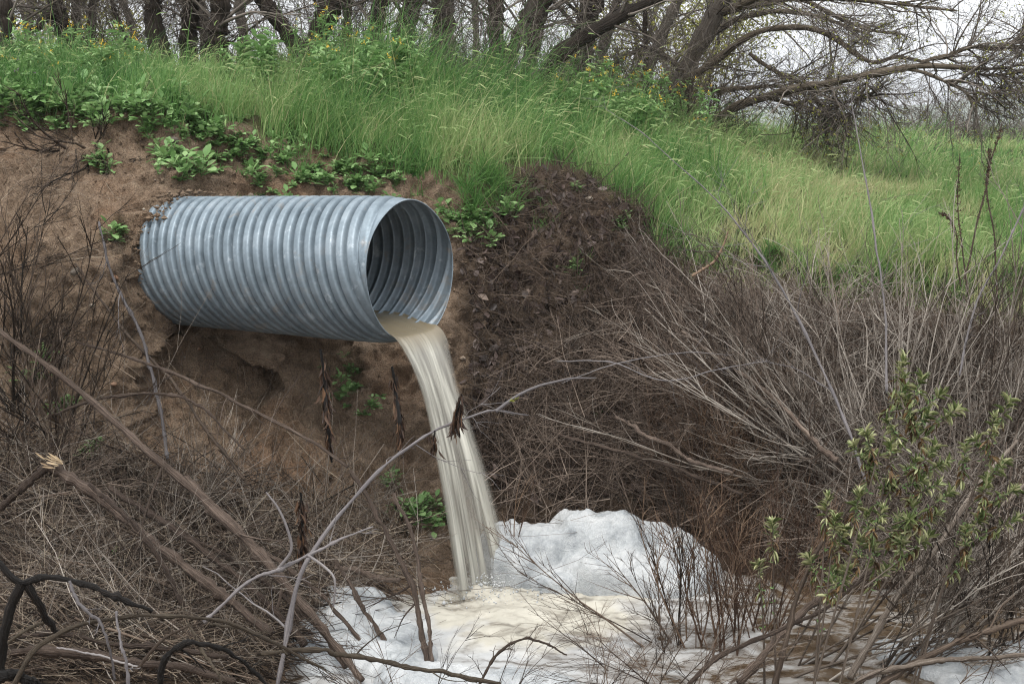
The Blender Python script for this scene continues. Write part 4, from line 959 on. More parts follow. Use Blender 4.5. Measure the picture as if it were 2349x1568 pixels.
for Q in sub + [P]:
    b1, _, _ = spawn(Q[None], 30, .08, 1, (.35, 1.2), (.22, .55), 8, .12, (0, -.05, -.18), refl=2.0); tw.tubes(b1, taper(30, 8, rng.uniform(.005, .012, 30), .25), 4)
    b2, _, _ = spawn(b1, 9, .12, 1, (.3, 1.0), (.3, .7), 6, .14, (0, 0, -.25)); tw.tubes(b2, taper(len(b2), 6, rng.uniform(.0022, .004, len(b2)), .4), 3)
    b3, _, _ = spawn(b2, 3, .1, 1, (.3, 1.0), (.3, .6), 4, .18, (0, 0, -.2)); tw.tubes(b3, taper(len(b3), 4, .0018, .6), 3)
    k = 330; pk = rng.choice(len(b3), k); pos = b3[pk, rng.integers(1, 4, k)]
    leaves(lf, pos, rng.normal(size=(k, 3)), rng.normal(size=(k, 3)), rng.uniform(.02, .05, k), rng.uniform(.008, .016, k))
at_root(tw.build("twigs", M['twig']), wroot); at_root(lf.build("leaves", M['willow_leaf']), wroot)

# bare bushes under the trees, and the far thicket beyond the field
def bush(px, Y, n, ln, lab, mat='twig', spread=.7, m2=7, m3=5, r0=.007, trop=(0, 0, -.3), grp="bare bushes under the trees", name="bare_bush", width=.25, lean=(0, 0, 0)):
    x = (px - CX) / F0 * Y; z = gz(x, Y); b = np.tile([x, Y, z - .03], (n, 1)) + np.c_[rng.normal(0, width, (n, 2)), np.zeros(n)]
    d = np.array([0, 0, 1.]) + np.array(lean) + rng.normal(size=(n, 3)) * spread; d[:, 2] = np.abs(d[:, 2]) + .2
    s1 = stems(b, d, ln * rng.uniform(.6, 1.2, n), 8, .12, trop); mb = MB(); mb.tubes(s1, taper(n, 8, r0 * rng.uniform(.6, 1.2, n), .25), 5)
    s2, _, _ = spawn(s1, m2, .15, 1, (.3, 1), (.3, .6), 6, .15, trop); mb.tubes(s2, taper(len(s2), 6, r0 * .35, .35), 3)
    s3, _, _ = spawn(s2, m3, .1, 1, (.3, 1), (.3, .7), 4, .2, trop); mb.tubes(s3, taper(len(s3), 4, r0 * .2, .5), 3)
    o = mb.build(name, M[mat]); o.location = (x, Y, z); at = np.array(o.location)
    co = np.concatenate(mb.V) - at; o.data.vertices.foreach_set("co", co.ravel()); o.data.update()
    tag(o, lab, "bush", grp); return o
bush(975, 14.2, 34, 1.5, "grey twiggy bush drooping at the left of the veiled trunk")
bush(1060, 13.9, 40, 1.4, "grey twiggy bush hanging over the grass at the veiled trunk's foot")
bush(1180, 14.4, 34, 1.1, "thin bare bush between the split trunks' feet")
bush(1290, 15, 24, 1.3, "bare bush behind the leaning black log")
bush(1430, 15.5, 30, 1.4, "bare bush left of the spreading willow's foot")
bush(1540, 15.6, 36, 1.3, "dense dark bush at the spreading willow's foot", 'limb')
bush(1640, 16, 34, 1.1, "dark low bush under the willow's first limbs", 'limb')
bush(260, 16, 40, 1.6, "bare bush in the pale gap at the upper left")
bush(580, 17, 40, 1.8, "bare bush behind the tall leafy clump")
bush(830, 16, 40, 1.7, "bare bush behind the narrow dark trunk")
bush(400, 15.5, 36, 1.7, "bare bush between the flared trunk and the straight one")
bush(690, 16, 36, 1.7, "bare bush behind the hard leaning dark trunk")
bush(80, 17, 40, 1.7, "bare bush between the trunks at the top left corner")
bush(1930, 17.5, 10, .6, "low grey bush under the willow's long limb", spread=1.1, m2=5, m3=3)
bush(2060, 18.5, 12, .8, "low grey bush where the willow limbs touch the field", spread=1.2)
for i, (px, Y, lab) in enumerate(((2140, 26, "hazy bare bush beyond the field, left of the far hill"), (2230, 30, "hazy bare bush beyond the field, in front of the far hill"), (2320, 28, "hazy bare bush beyond the field at the right edge"), (2030, 27, "hazy bare bush beyond the field behind the willow"))):
    bush(px, Y, 46, 1.5, lab, spread=1.1, r0=.012, width=.8, grp="bare bushes beyond the field")
# a yellow-green leafing tree far behind the left trunks
for (px, Y, h, lab) in ((95, 34, 6, "yellow green leafing tree far behind the left trunks"), (1560, 38, 5.5, "pale green leafing tree far behind the willow"), (1440, 42, 6, "pale green leafing tree far behind the leaning log")):
    x = (px - CX) / F0 * Y; z = gz(x, Y); r = empty("leafing_tree", (x, Y, z), lab, "tree", "leafing trees far back"); mb = MB()
    s1 = stems(np.tile([x, Y, z - .1], (4, 1)), np.array([0, 0, 1.]) + rng.normal(0, .25, (4, 3)), h, 9, .1); mb.tubes(s1, taper(4, 9, .11, .2), 7); at_root(mb.build("trunk", M['greybark']), r)
    s2, _, _ = spawn(s1, 16, .1, 1, (.5, 1.2), (.3, .5), 6, .15); s3, _, _ = spawn(s2, 9, .1, 1, (.4, 1.1), (.3, .6), 4, .2)
    tb = MB(); tb.tubes(s2, taper(len(s2), 6, .02, .3), 4); tb.tubes(s3, taper(len(s3), 4, .007, .5), 3); at_root(tb.build("branches", M['twig']), r)
    k = 9000 if px < 900 else 5000; pos = s3[rng.integers(0, len(s3), k), rng.integers(1, 4, k)] + rng.normal(0, .18, (k, 3)); lf = MB(); leaves(lf, pos, rng.normal(size=(k, 3)), rng.normal(size=(k, 3)), .10, .05); at_root(lf.build("crown", M['willow_leaf']), r)

# far hill
def hill_mat():
    m, nt = newmat("far_hill"); n = noise(nt, .006, 5, coords(nt)); c = ramp(nt, n.outputs["Fac"], [(.3, (.06, .10, .045)), (.7, (.13, .17, .075))]); finish(nt, princ(nt, c.outputs[0], .95, .1).outputs[0]); return m
X, Y = np.meshgrid(np.linspace(-2500, 3500, 140), np.linspace(1300, 3600, 60), indexing='ij')
hz = np.zeros_like(X)
for cx, cy, rx, ry, h in ((1150, 2300, 520, 420, 62), (1900, 2600, 700, 500, 80), (300, 2900, 500, 400, 30), (-900, 2900, 900, 400, 40)): hz += h * np.exp(-((X - cx) / rx) ** 2 - ((Y - cy) / ry) ** 2)
hz = hz * (1 + .15 * fbm(np.stack([X, Y, X * 0], -1) * .003, 4, 5)) - 6
ix = np.arange(X.size).reshape(X.shape); hb = MB(); hb.add(np.stack([X, Y, hz], -1), np.stack([ix[:-1, :-1], ix[1:, :-1], ix[1:, 1:], ix[:-1, 1:]], -1)); tag(hb.build("hills", hill_mat()), kind="structure")

# ------------------------------------------------------------------ dry shrubs
def dry_shrub(base, n, aim, ln, lab, mat, sprd=.18, m2=8, m3=5, r0=.007, n1=9, trop=(0, 0, .05), wb=.08, tone=None, wig=.05, name="dry_shrub", a2=(.15, .55), l2=(.25, .55), grp=None):
    """stems fan out from one foot; aim = list of directions"""
    base = np.asarray(base, float); aim = np.asarray(aim, float).reshape(-1, 3)
    d = nrm(aim)[rng.integers(0, len(aim), n)] + rng.normal(size=(n, 3)) * sprd
    b = base + np.c_[rng.normal(0, wb, (n, 2)), np.zeros(n)]
    s1 = stems(b, d, ln * rng.uniform(.55, 1.15, n), n1, wig, trop); mb = MB()
    tn = rng.random(n) if tone is None else np.clip(rng.normal(tone - .04, .3, n), 0, 1)
    mb.tubes(s1, taper(n, n1, r0 * rng.uniform(.5, 1.15, n), .22), 6, a=tn)
    s2, p2, _ = spawn(s1, m2, .18, 1, a2, l2, 6, .09, trop); mb.tubes(s2, taper(len(s2), 6, r0 * .38 * rng.uniform(.6, 1.2, len(s2)), .35), 4, a=np.clip(tn[p2] + rng.normal(0, .15, len(s2)), 0, 1))
    if m3:
        s3, p3, _ = spawn(s2, m3, .15, 1, (.2, .7), (.25, .6), 4, .12, trop); mb.tubes(s3, taper(len(s3), 4, r0 * .2, .5), 3, a=np.clip(tn[p2][p3] + rng.normal(0, .2, len(s3)), 0, 1))
    o = mb.build(name, M[mat]); o.location = base; o.data.vertices.foreach_set("co", (np.concatenate(mb.V) - base).ravel()); o.data.update()
    return tag(o, lab, "shrub", grp)
def dirs(*pp):
    """directions in the picture plane: (dx right, dy up, dz towards the camera)"""
    return np.array([[a, -c, b] for a, b, c in pp])
def foot(px, py, lift=0.):
    p, n = gp(px, py); p = p.copy(); p[2] = max(p[2], 0) - .03 + lift; return p
RG = "dry shrubs on the right bank"
dry_shrub(foot(1985, 1140), 24, dirs((-.75, .75, .1), (-.5, .9, .1), (-.95, .5, .1)), 1.75, "tall dry shrub with pale grey stems slanting up left across the field", 'grey_stem', .15, 5, 3, .0105, tone=.62, grp=RG)
dry_shrub(foot(2060, 1090), 20, dirs((-.1, 1, .1), (-.3, 1, .1), (.2, 1, 0)), 1.65, "upright dry shrub with straight silver stems behind the leafy shrub", 'grey_stem', .12, 4, 3, .0085, tone=.7, grp=RG)
dry_shrub(foot(2250, 1080), 24, dirs((.25, 1, .1), (.1, 1, .1), (.5, .9, .1)), 1.7, "dry grey shrub fanning up at the right edge", 'grey_stem', .14, 5, 3, .0085, tone=.6, grp=RG)
dry_shrub(foot(1830, 1000), 26, dirs((-.9, .55, .1), (-.6, .8, .1)), 1.3, "dull brown shrub arching left below the field's edge", 'red_twig', .18, 9, 5, .007, tone=.55, grp=RG)
dry_shrub(foot(1700, 960), 26, dirs((-.9, .35, .2), (-.5, .6, .2), (.2, .7, .1)), 1.0, "brown tangled shrub in the middle of the slope", 'red_twig', .25, 9, 5, .006, tone=.5, grp=RG)
dry_shrub(foot(2150, 900), 10, dirs((-.5, .8, .1), (.0, 1, .1), (.5, .8, .1)), .9, "dark twiggy shrub standing on the slope against the field", 'dark_twig', .2, 9, 5, .006, tone=.6, grp=RG)
dry_shrub(foot(1930, 880), 12, dirs((-.6, .8, .1), (-.2, 1, .1)), .85, "fine brown shrub at the top of the slope under the grass", 'red_twig', .22, 9, 5, .006, tone=.6, grp=RG)
dry_shrub(foot(2300, 920), 10, dirs((-.3, .9, .1), (.3, 1, .1)), .95, "thin dark shrub high on the bank at the right edge", 'dark_twig', .2, 9, 5, .006, tone=.6, grp=RG)
dry_shrub(foot(1790, 1180), 26, dirs((-.5, .8, .2), (-.9, .4, .2), (.1, 1, .2)), 1.0, "reddish shrub above the big foam heap's right end", 'red_twig', .22, 9, 5, .0055, tone=.5, grp=RG)
dry_shrub(foot(1500, 1090), 20, dirs((-.6, .7, .3), (.4, .7, .3), (-.9, .3, .2)), .75, "low brown shrub behind the big foam heap", 'red_twig', .3, 9, 5, .005, tone=.5, grp=RG)
dry_shrub(foot(1640, 1130), 22, dirs((-.3, .9, .3), (.2, .9, .3)), .8, "rusty thin shrub behind the big foam heap's right shoulder", 'rust_twig', .25, 9, 5, .0048, tone=.5, grp=RG)
dry_shrub(foot(1560, 700), 14, dirs((-.5, .7, .2), (-.9, .25, .2)), .8, "sparse pale shrub at the grass edge above the litter", 'grey_stem', .25, 8, 4, .005, tone=.6, grp=RG)
# shrubs standing in the water
def wfoot(px, Y): return np.array([(px - CX) / F0 * (Y / cp), Y, -.06])
WG = "bare shrubs standing in the pool"
dry_shrub(wfoot(1560, 7.55), 9, dirs((-.45, .85, .1), (-.2, 1, .1), (-.7, .6, .0)), .95, "dark slender shrub rising from the pool in front of the foam", 'dark_twig', .12, 8, 4, .0075, tone=.55, grp=WG)
dry_shrub(wfoot(1655, 7.55), 18, dirs((-.05, 1, .0), (.12, 1, 0), (-.3, 1, .1)), .95, "upright rust brown shrub at the foam heap's right end", 'rust_twig', .13, 9, 4, .0068, tone=.5, grp=WG)
dry_shrub(wfoot(1765, 7.7), 16, dirs((.0, 1, .0), (.3, .9, 0), (-.2, 1, .1)), .8, "rust brown shrub in the shallow right of the foam heap", 'rust_twig', .2, 9, 4, .006, tone=.5, grp=WG)
dry_shrub(wfoot(1480, 6.95), 12, dirs((-.95, .3, .1), (-.6, .5, .1), (.3, .6, 0)), .75, "low arching thin shrub in the foreground foam", 'dark_twig', .2, 8, 4, .0042, trop=(0, 0, -.5), tone=.55, grp=WG)
dry_shrub(wfoot(1130, 6.75), 10, dirs((-.9, .35, .1), (.8, .4, .1), (.2, .6, 0)), .6, "fine dark twigs bending over the foam at the bottom edge", 'dark_twig', .25, 8, 4, .0036, trop=(0, 0, -.5), tone=.5, grp=WG)
dry_shrub(wfoot(880, 6.6), 12, dirs((.9, .35, .1), (.6, .6, .1), (-.4, .7, 0)), .6, "dark wiry twigs crossing the left foam at the bottom edge", 'dark_twig', .25, 8, 4, .004, trop=(0, 0, -.4), tone=.5, grp=WG)
dry_shrub(wfoot(1370, 6.55), 12, dirs((-.9, .45, .1), (.9, .4, .1), (.1, .8, 0)), .62, "thin arching twigs over the brown water at the bottom edge", 'red_twig', .25, 8, 4, .004, trop=(0, 0, -.5), tone=.55, grp=WG)
dry_shrub(wfoot(1600, 6.7), 14, dirs((-.8, .5, .1), (.5, .7, .1), (-.2, 1, 0)), .7, "loose brown shrub at the bottom edge below the pool", 'red_twig', .25, 8, 4, .0045, trop=(0, 0, -.3), tone=.55, grp=WG)
# heavy stems leaning up to the right, lower right corner
LG = "leaning shrubs in the lower right corner"
dry_shrub(wfoot(1860, 7.3), 9, dirs((.8, .75, .1), (1, .6, .1), (.55, .9, 0)), 1.5, "dark grey shrub leaning right from the water's edge", 'grey_stem', .14, 7, 4, .0085, tone=.35, grp=LG)
dry_shrub(wfoot(2040, 7.2), 11, dirs((.9, .6, .1), (.7, .85, .1)), 1.3, "thick stemmed shrub leaning right in the lower right corner", 'grey_stem', .17, 8, 4, .009, tone=.4, grp=LG)
dry_shrub(wfoot(2180, 7.3), 18, dirs((.4, .9, .1), (.7, .7, .1), (-.2, 1, .1)), 1.0, "tangled grey shrub over the bluish foam patch", 'grey_stem', .25, 9, 4, .008, tone=.5, grp=LG)
dry_shrub(wfoot(2330, 7.4), 18, dirs((-.2, .9, .1), (.3, .9, .1)), 1.1, "dark shrub crowding the right edge above the water", 'dark_twig', .25, 9, 4, .008, tone=.55, grp=LG)
dry_shrub(wfoot(2080, 6.45), 18, dirs((.7, .4, .1), (-.7, .4, .1), (.9, .15, .1)), .8, "flattened brush heap at the bottom right edge", 'dark_twig', .3, 9, 4, .007, trop=(0, 0, -.2), tone=.6, grp=LG)
# left bank
LB = "dark bare shrubs on the left bank"
dry_shrub(foot(55, 930), 15, dirs((.1, 1, .1), (.35, .9, .1), (-.3, .9, .1), (.6, .7, .15)), 1.25, "dark bare shrub rising over the soil at the left edge", 'dark_twig', .2, 6, 3, .0115, tone=.55, grp=LB)
dry_shrub(foot(150, 1010), 16, dirs((-.2, 1, .2), (.3, .9, .2), (-.5, .8, .2)), 1.1, "dark bare shrub behind the long straight brown branch", 'dark_twig', .22, 5, 3, .009, tone=.5, grp=LB)
dry_shrub(foot(10, 800), 14, dirs((.3, .9, .3), (.7, .6, .3), (.1, 1, .3)), 1.0, "dark twiggy shrub halfway up the left edge", 'dark_twig', .28, 5, 3, .008, tone=.5, grp=LB)
dry_shrub(foot(190, 330), 18, dirs((-.4, .2, .6), (.5, .5, .5), (.6, .1, .5), (-.6, -.3, .6), (.2, -.7, .5), (.2, .8, .4)), .62, "black rootstock shrub clinging to the soil lip at upper left", 'dark_twig', .35, 8, 4, .0105, tone=.3, wig=.12, grp=LB)
dry_shrub(foot(0, 620), 12, dirs((.6, .5, .4), (.8, .0, .4), (.5, .9, .3), (.7, -.4, .4)), .85, "sparse dark shrub reaching in from the left edge", 'dark_twig', .3, 7, 4, .006, tone=.5, grp=LB)
dry_shrub(foot(20, 1120), 20, dirs((.5, .8, .2), (.9, .4, .2), (.0, 1, .2)), .9, "brown bare shrub behind the broken log at left", 'red_twig', .25, 9, 4, .007, tone=.5, grp=LB)
dry_shrub(foot(420, 1190), 18, dirs((.3, .8, .3), (-.5, .7, .3), (.9, .5, .3)), .75, "fine dry shrub in front of the hollow under the pipe", 'grey_stem', .3, 8, 4, .0038, tone=.45, grp=LB)
dry_shrub(foot(700, 1180), 18, dirs((.2, .9, .3), (-.5, .7, .3), (.8, .5, .3)), .7, "fine dry shrub on the slope below the pipe", 'grey_stem', .3, 8, 4, .0034, tone=.45, grp=LB)
dry_shrub(foot(1160, 1000), 10, dirs((.6, .4, .4), (-.6, .4, .4), (.1, .9, .4)), .5, "thin bare shrub in the litter right of the water", 'dark_twig', .3, 8, 4, .004, tone=.5, grp=LB)
dry_shrub(wfoot(1170, 8.72) + np.array([0, 0, .05]), 3, dirs((.0, 1, 0), (.12, 1, 0)), .62, "pale forked sapling beside the falling water's foot", 'rust_twig', .06, 4, 2, .006, tone=.95, wb=.012)
dry_shrub(wfoot(1025, 6.95), 2, dirs((-.1, 1, 0), (.2, 1, 0)), .16, "short forked brown stub sticking out of the foam", 'rust_twig', .05, 2, 0, .010, tone=.6, wb=.01)

# single long stems and dried seed spikes on the right
def spike(spec, lab, w=.0045):
    Q, wq = pline(spec, 24, .012); wq = wq * .7; r = empty("dried_seed_stalk", Q[0], lab, "seed stalk", "brown seed stalks over the field"); mb = MB(); mb.tubes(Q, wq, 5, a=.4); at_root(mb.build("stem", M['red_twig']), r)
    k = 240; i = (rng.random(k) ** .7 * 14 + 9).astype(int).clip(0, 23); sd = MB(); leaves(sd, Q[i] + rng.normal(0, .008, (k, 3)), rng.normal(size=(k, 3)) + [0, 0, .5], rng.normal(size=(k, 3)), .014, .007); at_root(sd.build("seed_head", M['dead_leaf']), r)
spike([(2215, 640, 9.6, 7), (2235, 520, 9.6, 6), (2268, 400, 9.6, 5), (2296, 285, 9.6, 4)], "tall brown seed stalk against the field near the right edge")
spike([(2290, 690, 9.3, 7), (2282, 560, 9.3, 6), (2262, 420, 9.3, 5), (2270, 340, 9.3, 4)], "brown seed stalk crossing the tallest one near the right edge")
spike([(2225, 700, 9.5, 6), (2210, 600, 9.5, 5), (2200, 480, 9.5, 4), (2205, 350, 9.5, 3)], "thin brown seed stalk left of the tallest one")
spike([(2205, 660, 9.0, 6), (2195, 590, 9.0, 5), (2190, 520, 9.0, 4), (2150, 490, 9.0, 4)], "short dark seed stalk low before the field")

# ------------------------------------------------------------------ fallen branches, each a thing
PG_ = 'poles among the brush on the right'
def branch(spec, lab, mat='brown_log', jit=.009, side=0, sub=0, k=10, name="fallen_branch", n=54, grp="fallen branches in the ravine", tone=.5, sl=(.12, .3), tip=.5):
    Q, wq = pline(spec, n, jit); n_ = n; kink = fbm(np.stack([np.linspace(0, n / 3.2, n) + rng.random() * 99, np.zeros(n), np.zeros(n)], -1), 2, 6); Q = Q + np.outer(kink, [.5, .2, .8]) * np.minimum(.006, wq * .45)[:, None]
    wq = wq * (1 + .16 * fbm(np.stack([np.linspace(0, n / 2.2, n) + rng.random() * 99, np.zeros(n), np.zeros(n)], -1), 2, 8)) * (1 + .35 * (rng.random(n) < .07)); wq = wq * ((.55 if spec[0][1] == 1590 and spec[0][0] == 636 else .66) if (spec[0][2] < 5.6 or spec[0][0] == 636) else .50 if (grp == PG_ and mat == 'pale') else .72); r = empty(name, Q[0], lab, "branch", grp); mb = MB(); mb.tubes(Q, wq, k, a=tone, cap=True)
    if k >= 8:
        V = mb.V[0].reshape(n, k, 3); V += (V - Q[:, None]) * (.24 * fbm(V * 30, 3, int(abs(spec[0][0])) % 60))[..., None]
    at_root(mb.build("stem", M[mat]), r)
    if side:
        b1, _, t = spawn(Q[None], side, .1, 1, (.5, 1.2), sl, 8, .14, (0, 0, .05)); rr = np.interp(t, np.linspace(0, 1, n), wq) * .38
        for i in range(side):
            tb = MB(); tb.tubes(b1[i:i + 1], taper(1, 8, rr[i], .25), 5, a=float(np.clip(tone + rng.normal(0, .15), 0, 1)))
            if sub: b2, _, _ = spawn(b1[i:i + 1], sub + 1, .15, 1, (.3, .9), (.3, .6), 5, .15); tb.tubes(b2, taper(len(b2), 5, .0016, .5), 3)
            at_root(tb.build("side_twig", M[mat]), r)
    return r
branch([(-40, 725, 8.3, 18), (0, 760, 8.2, 18), (180, 895, 8.0, 20), (355, 1046, 7.8, 24), (560, 1240, 7.5, 27), (700, 1400, 7.3, 28), (800, 1525, 7.1, 28)], "long straight brown branch running from the left edge down to the foam", tone=.55, side=5, sub=3)
branch([(112, 1064, 7.5, 32), (210, 1130, 7.4, 34), (340, 1230, 7.25, 34), (480, 1340, 7.1, 32), (620, 1455, 6.95, 30)], "thick broken brown log with a pale splintered end", tone=.45)
mb = MB(); k = 16; b = np.array([pt(random.uniform(106, 150), random.uniform(1058, 1078), 7.43) for _ in range(k)]); b[:, 2] += .01; dv_ = nrm(pt(112, 1064, 7.45) - pt(210, 1128, 7.4))
leaves(mb, b, dv_ + rng.normal(0, .16, (k, 3)), np.tile([0, -1., .5], (k, 1)) + rng.normal(0, .2, (k, 3)), rng.uniform(.03, .085, k), rng.uniform(.006, .014, k), rng.random(k), .4)
lo = [o for o in bpy.data.objects if o.get("label", "").startswith("thick broken brown")][0]; at_root(mb.build("splintered_end", M['fresh_wood']), lo)
branch([(110, 1066, 7.52, 26), (60, 1110, 7.55, 24), (0, 1160, 7.6, 24), (-60, 1205, 7.6, 22)], "dark snapped half of the broken log, reaching to the left edge", tone=.3)
branch([(425, 1095, 7.75, 22), (520, 1190, 7.6, 24), (640, 1320, 7.4, 26), (740, 1440, 7.2, 26), (830, 1560, 7.0, 24)], "brown branch lying just beside the long straight one", tone=.6)
branch([(205, 1110, 7.2, 14), (290, 1190, 7.1, 16), (360, 1270, 7.0, 18), (425, 1388, 6.9, 16)], "thin dark branch crossing over the broken log", tone=.3, side=3, sub=3)
branch([(250, 1120, 7.8, 18), (400, 1210, 7.6, 20), (560, 1330, 7.4, 22), (700, 1480, 7.2, 22)], "shaded brown branch under the broken log", tone=.3)
branch([(340, 1170, 7.85, 16), (470, 1250, 7.7, 18), (600, 1330, 7.6, 18), (720, 1420, 7.5, 16)], "slim brown branch between the two big logs", tone=.35)
branch([(470, 1170, 7.9, 14), (600, 1260, 7.8, 15), (720, 1350, 7.6, 14), (860, 1500, 7.3, 14)], "thin branch above the branch pair, towards the foam", tone=.5, side=4, sub=2)
branch([(800, 1080, 8.0, 13), (870, 1190, 7.8, 17), (940, 1330, 7.5, 19), (985, 1530, 7.1, 20)], "brown upright stem rising out of the left foam", tone=.45, side=3, sub=3)
branch([(905, 1130, 7.9, 11), (945, 1230, 7.7, 13), (970, 1370, 7.4, 16), (992, 1520, 7.1, 17)], "second brown stem joining the first at the left foam", tone=.55)
branch([(770, 1280, 7.8, 10), (830, 1380, 7.6, 14), (880, 1470, 7.4, 16), (920, 1560, 7.2, 16)], "brown stem slanting through the left foam tongue", tone=.5)
branch([(230, 510, 9.0, 7), (262, 650, 8.9, 9), (320, 760, 8.8, 10), (365, 920, 8.6, 12), (385, 1050, 8.4, 12)], "thin grey mottled stem leaning against the soil left of the pipe", 'pale', tone=.25, side=3, sub=2)
branch([(170, 605, 9.0, 8), (270, 745, 8.9, 9), (400, 880, 8.6, 10), (480, 990, 8.3, 12), (560, 1100, 8.0, 12)], "thin dark stem slanting across the hollow", 'dark_twig', tone=.5, side=4, sub=2)
branch([(180, 785, 8.6, 9), (300, 820, 8.5, 9), (430, 870, 8.3, 11), (620, 960, 8.0, 11), (800, 1070, 7.7, 10)], "long thin brown stem crossing below the hollow", 'brown_log', tone=.55, side=6, sub=3)
branch([(130, 950, 8.2, 9), (260, 910, 8.1, 9), (390, 905, 8.0, 9), (470, 940, 7.9, 9), (560, 1030, 7.8, 8)], "curved brown stem bowing up below the hollow", 'brown_log', tone=.5, side=5, sub=2)
branch([(770, 1298, 7.9, 16), (850, 1318, 7.9, 18), (915, 1330, 7.9, 15)], "short pale branch stub lying at the foam's edge", tone=.75)
# the smooth pale branch that crosses the falling water
pb_ = branch([(636, 1590, 6.3, 20), (655, 1500, 6.35, 20), (690, 1330, 6.5, 18), (740, 1240, 6.6, 17), (800, 1160, 6.7, 15), (880, 1072, 6.8, 14), (950, 1022, 6.9, 12), (1000, 993, 7.0, 11), (1060, 967, 7.0, 10), (1130, 945, 7.1, 9), (1215, 952, 7.2, 5)], "smooth pale grey branch curving up across the falling water", 'pale', .012, 5, 2, tone=.5, n=44)
Q, wq = pline([(1135, 945, 7.1, 8), (1190, 905, 7.15, 7), (1244, 880, 7.2, 6), (1300, 870, 7.25, 5), (1368, 866, 7.3, 3)], 16, .006); mb = MB(); mb.tubes(Q, wq, 6, a=.4); at_root(mb.build("fork", M['pale']), pb_)
lf = MB(); leaves(lf, np.array([pt(1180, 913, 7.15)] * 7) + rng.normal(0, .008, (7, 3)), rng.normal(size=(7, 3)), rng.normal(size=(7, 3)), .03, .018); at_root(lf.build("young_leaves", M['willow_leaf']), pb_)
p2 = branch([(470, 1425, 6.2, 13), (570, 1335, 6.25, 13), (640, 1300, 6.3, 12), (705, 1272, 6.35, 11), (780, 1240, 6.4, 8), (858, 1208, 6.45, 5)], "pale thin branch crossing behind the smooth grey one", 'pale', .008, 3, 2, tone=.65)
Q, wq = pline([(640, 1302, 6.3, 9), (668, 1262, 6.3, 8), (660, 1215, 6.3, 7), (638, 1165, 6.3, 6), (610, 1128, 6.3, 4)], 16); mb = MB(); mb.tubes(Q, wq, 6, a=.7); at_root(mb.build("side_shoot", M['pale']), p2)
Q, wq = pline([(705, 1272, 6.35, 8), (745, 1300, 6.33, 7), (768, 1330, 6.3, 6), (765, 1390, 6.3, 4)], 12); mb = MB(); mb.tubes(Q, wq, 6, a=.7); at_root(mb.build("side_shoot", M['pale']), p2)
# charred and weathered branches close to the camera
BG = "weathered branches nearest the camera"
bb = branch([(-30, 1270, 5.3, 22), (0, 1291, 5.3, 23), (50, 1333, 5.3, 26), (107, 1321, 5.3, 22), (208, 1341, 5.3, 23), (280, 1372, 5.3, 20), (350, 1402, 5.35, 14)], "charred black branch arching in from the left edge", 'burnt', .008, n=36, grp=BG)
for sp_ in ([(50, 1336, 5.3, 26), (20, 1400, 5.3, 22), (10, 1460, 5.3, 24), (-5, 1540, 5.3, 30)], [(62, 1340, 5.3, 18), (95, 1390, 5.35, 18), (115, 1430, 5.4, 16), (132, 1452, 5.42, 12)]):
    Q, wq = pline(sp_, 18, .006); mb = MB(); mb.tubes(Q, wq, 9, a=.5); at_root(mb.build("side_branch", M['burnt']), bb)
branch([(20, 1600, 5.1, 22), (75, 1490, 5.15, 20), (140, 1447, 5.2, 18), (215, 1420, 5.25, 15), (300, 1408, 5.3, 14), (400, 1408, 5.35, 13), (480, 1418, 5.4, 13), (570, 1450, 5.45, 12), (640, 1480, 5.5, 11), (740, 1535, 5.55, 9)], "long weathered branch snaking along the bottom left", 'limb', .008, 7, 3, tone=.35, grp=BG, n=40, sl=(.1, .22))
branch([(362, 1590, 4.9, 22), (375, 1520, 4.9, 24), (410, 1480, 4.9, 24), (450, 1470, 4.9, 20), (520, 1492, 4.95, 17), (580, 1535, 5.0, 14), (620, 1580, 5.0, 12)], "short charred branch arched like a hook at the bottom edge", 'burnt', .006, 3, 2, tone=.4, grp=BG)
branch([(160, 1330, 5.25, 11), (185, 1385, 5.2, 11), (230, 1430, 5.15, 11), (250, 1490, 5.1, 9), (262, 1560, 5.1, 8)], "grey forked twig hanging from the charred branch", 'pale', .004, 3, 2, tone=.2, grp=BG)
branch([(268, 1400, 5.2, 8), (275, 1460, 5.15, 10), (285, 1500, 5.1, 12), (298, 1590, 5.05, 12)], "pale upright stick at the bottom left", 'pale', .004, 2, 2, tone=.4, grp=BG)
branch([(20, 1500, 6.3, 24), (150, 1495, 6.3, 32), (300, 1520, 6.3, 30), (420, 1530, 6.3, 26), (540, 1560, 6.3, 22)], "brown log lying flat along the bottom left", tone=.4, grp=BG)
branch([(30, 1465, 6.5, 18), (150, 1455, 6.5, 18), (260, 1475, 6.5, 18), (400, 1490, 6.5, 18), (520, 1505, 6.5, 14)], "bent brown log behind the flat one", tone=.35, grp=BG)
branch([(130, 1485, 6.0, 6), (200, 1496, 6.0, 7), (320, 1530, 6.0, 7)], "bleached white stick on the flat brown log", 'pale', .002, tone=.85, k=6, grp=BG)
branch([(600, 1498, 5.9, 16), (720, 1490, 5.95, 16), (790, 1502, 6.0, 16), (930, 1526, 6.1, 17), (1040, 1548, 6.15, 17), (1150, 1566, 6.2, 14)], "brown stick lying across the foam at the bottom", 'limb', .006, 2, 2, tone=.45, grp=BG)
branch([(1090, 1590, 6.4, 10), (1140, 1500, 6.45, 10), (1200, 1463, 6.5, 9), (1262, 1478, 6.5, 7), (1300, 1500, 6.5, 4)], "dark twig arching over the foreground foam", 'dark_twig', .004, 4, 2, tone=.4, grp=BG)
branch([(480, 1435, 5.6, 9), (560, 1440, 5.7, 8), (620, 1465, 5.75, 7), (660, 1500, 5.8, 5)], "brown twig forking off beside the weathered branch", 'limb', .006, 5, 2, tone=.6, grp=BG)
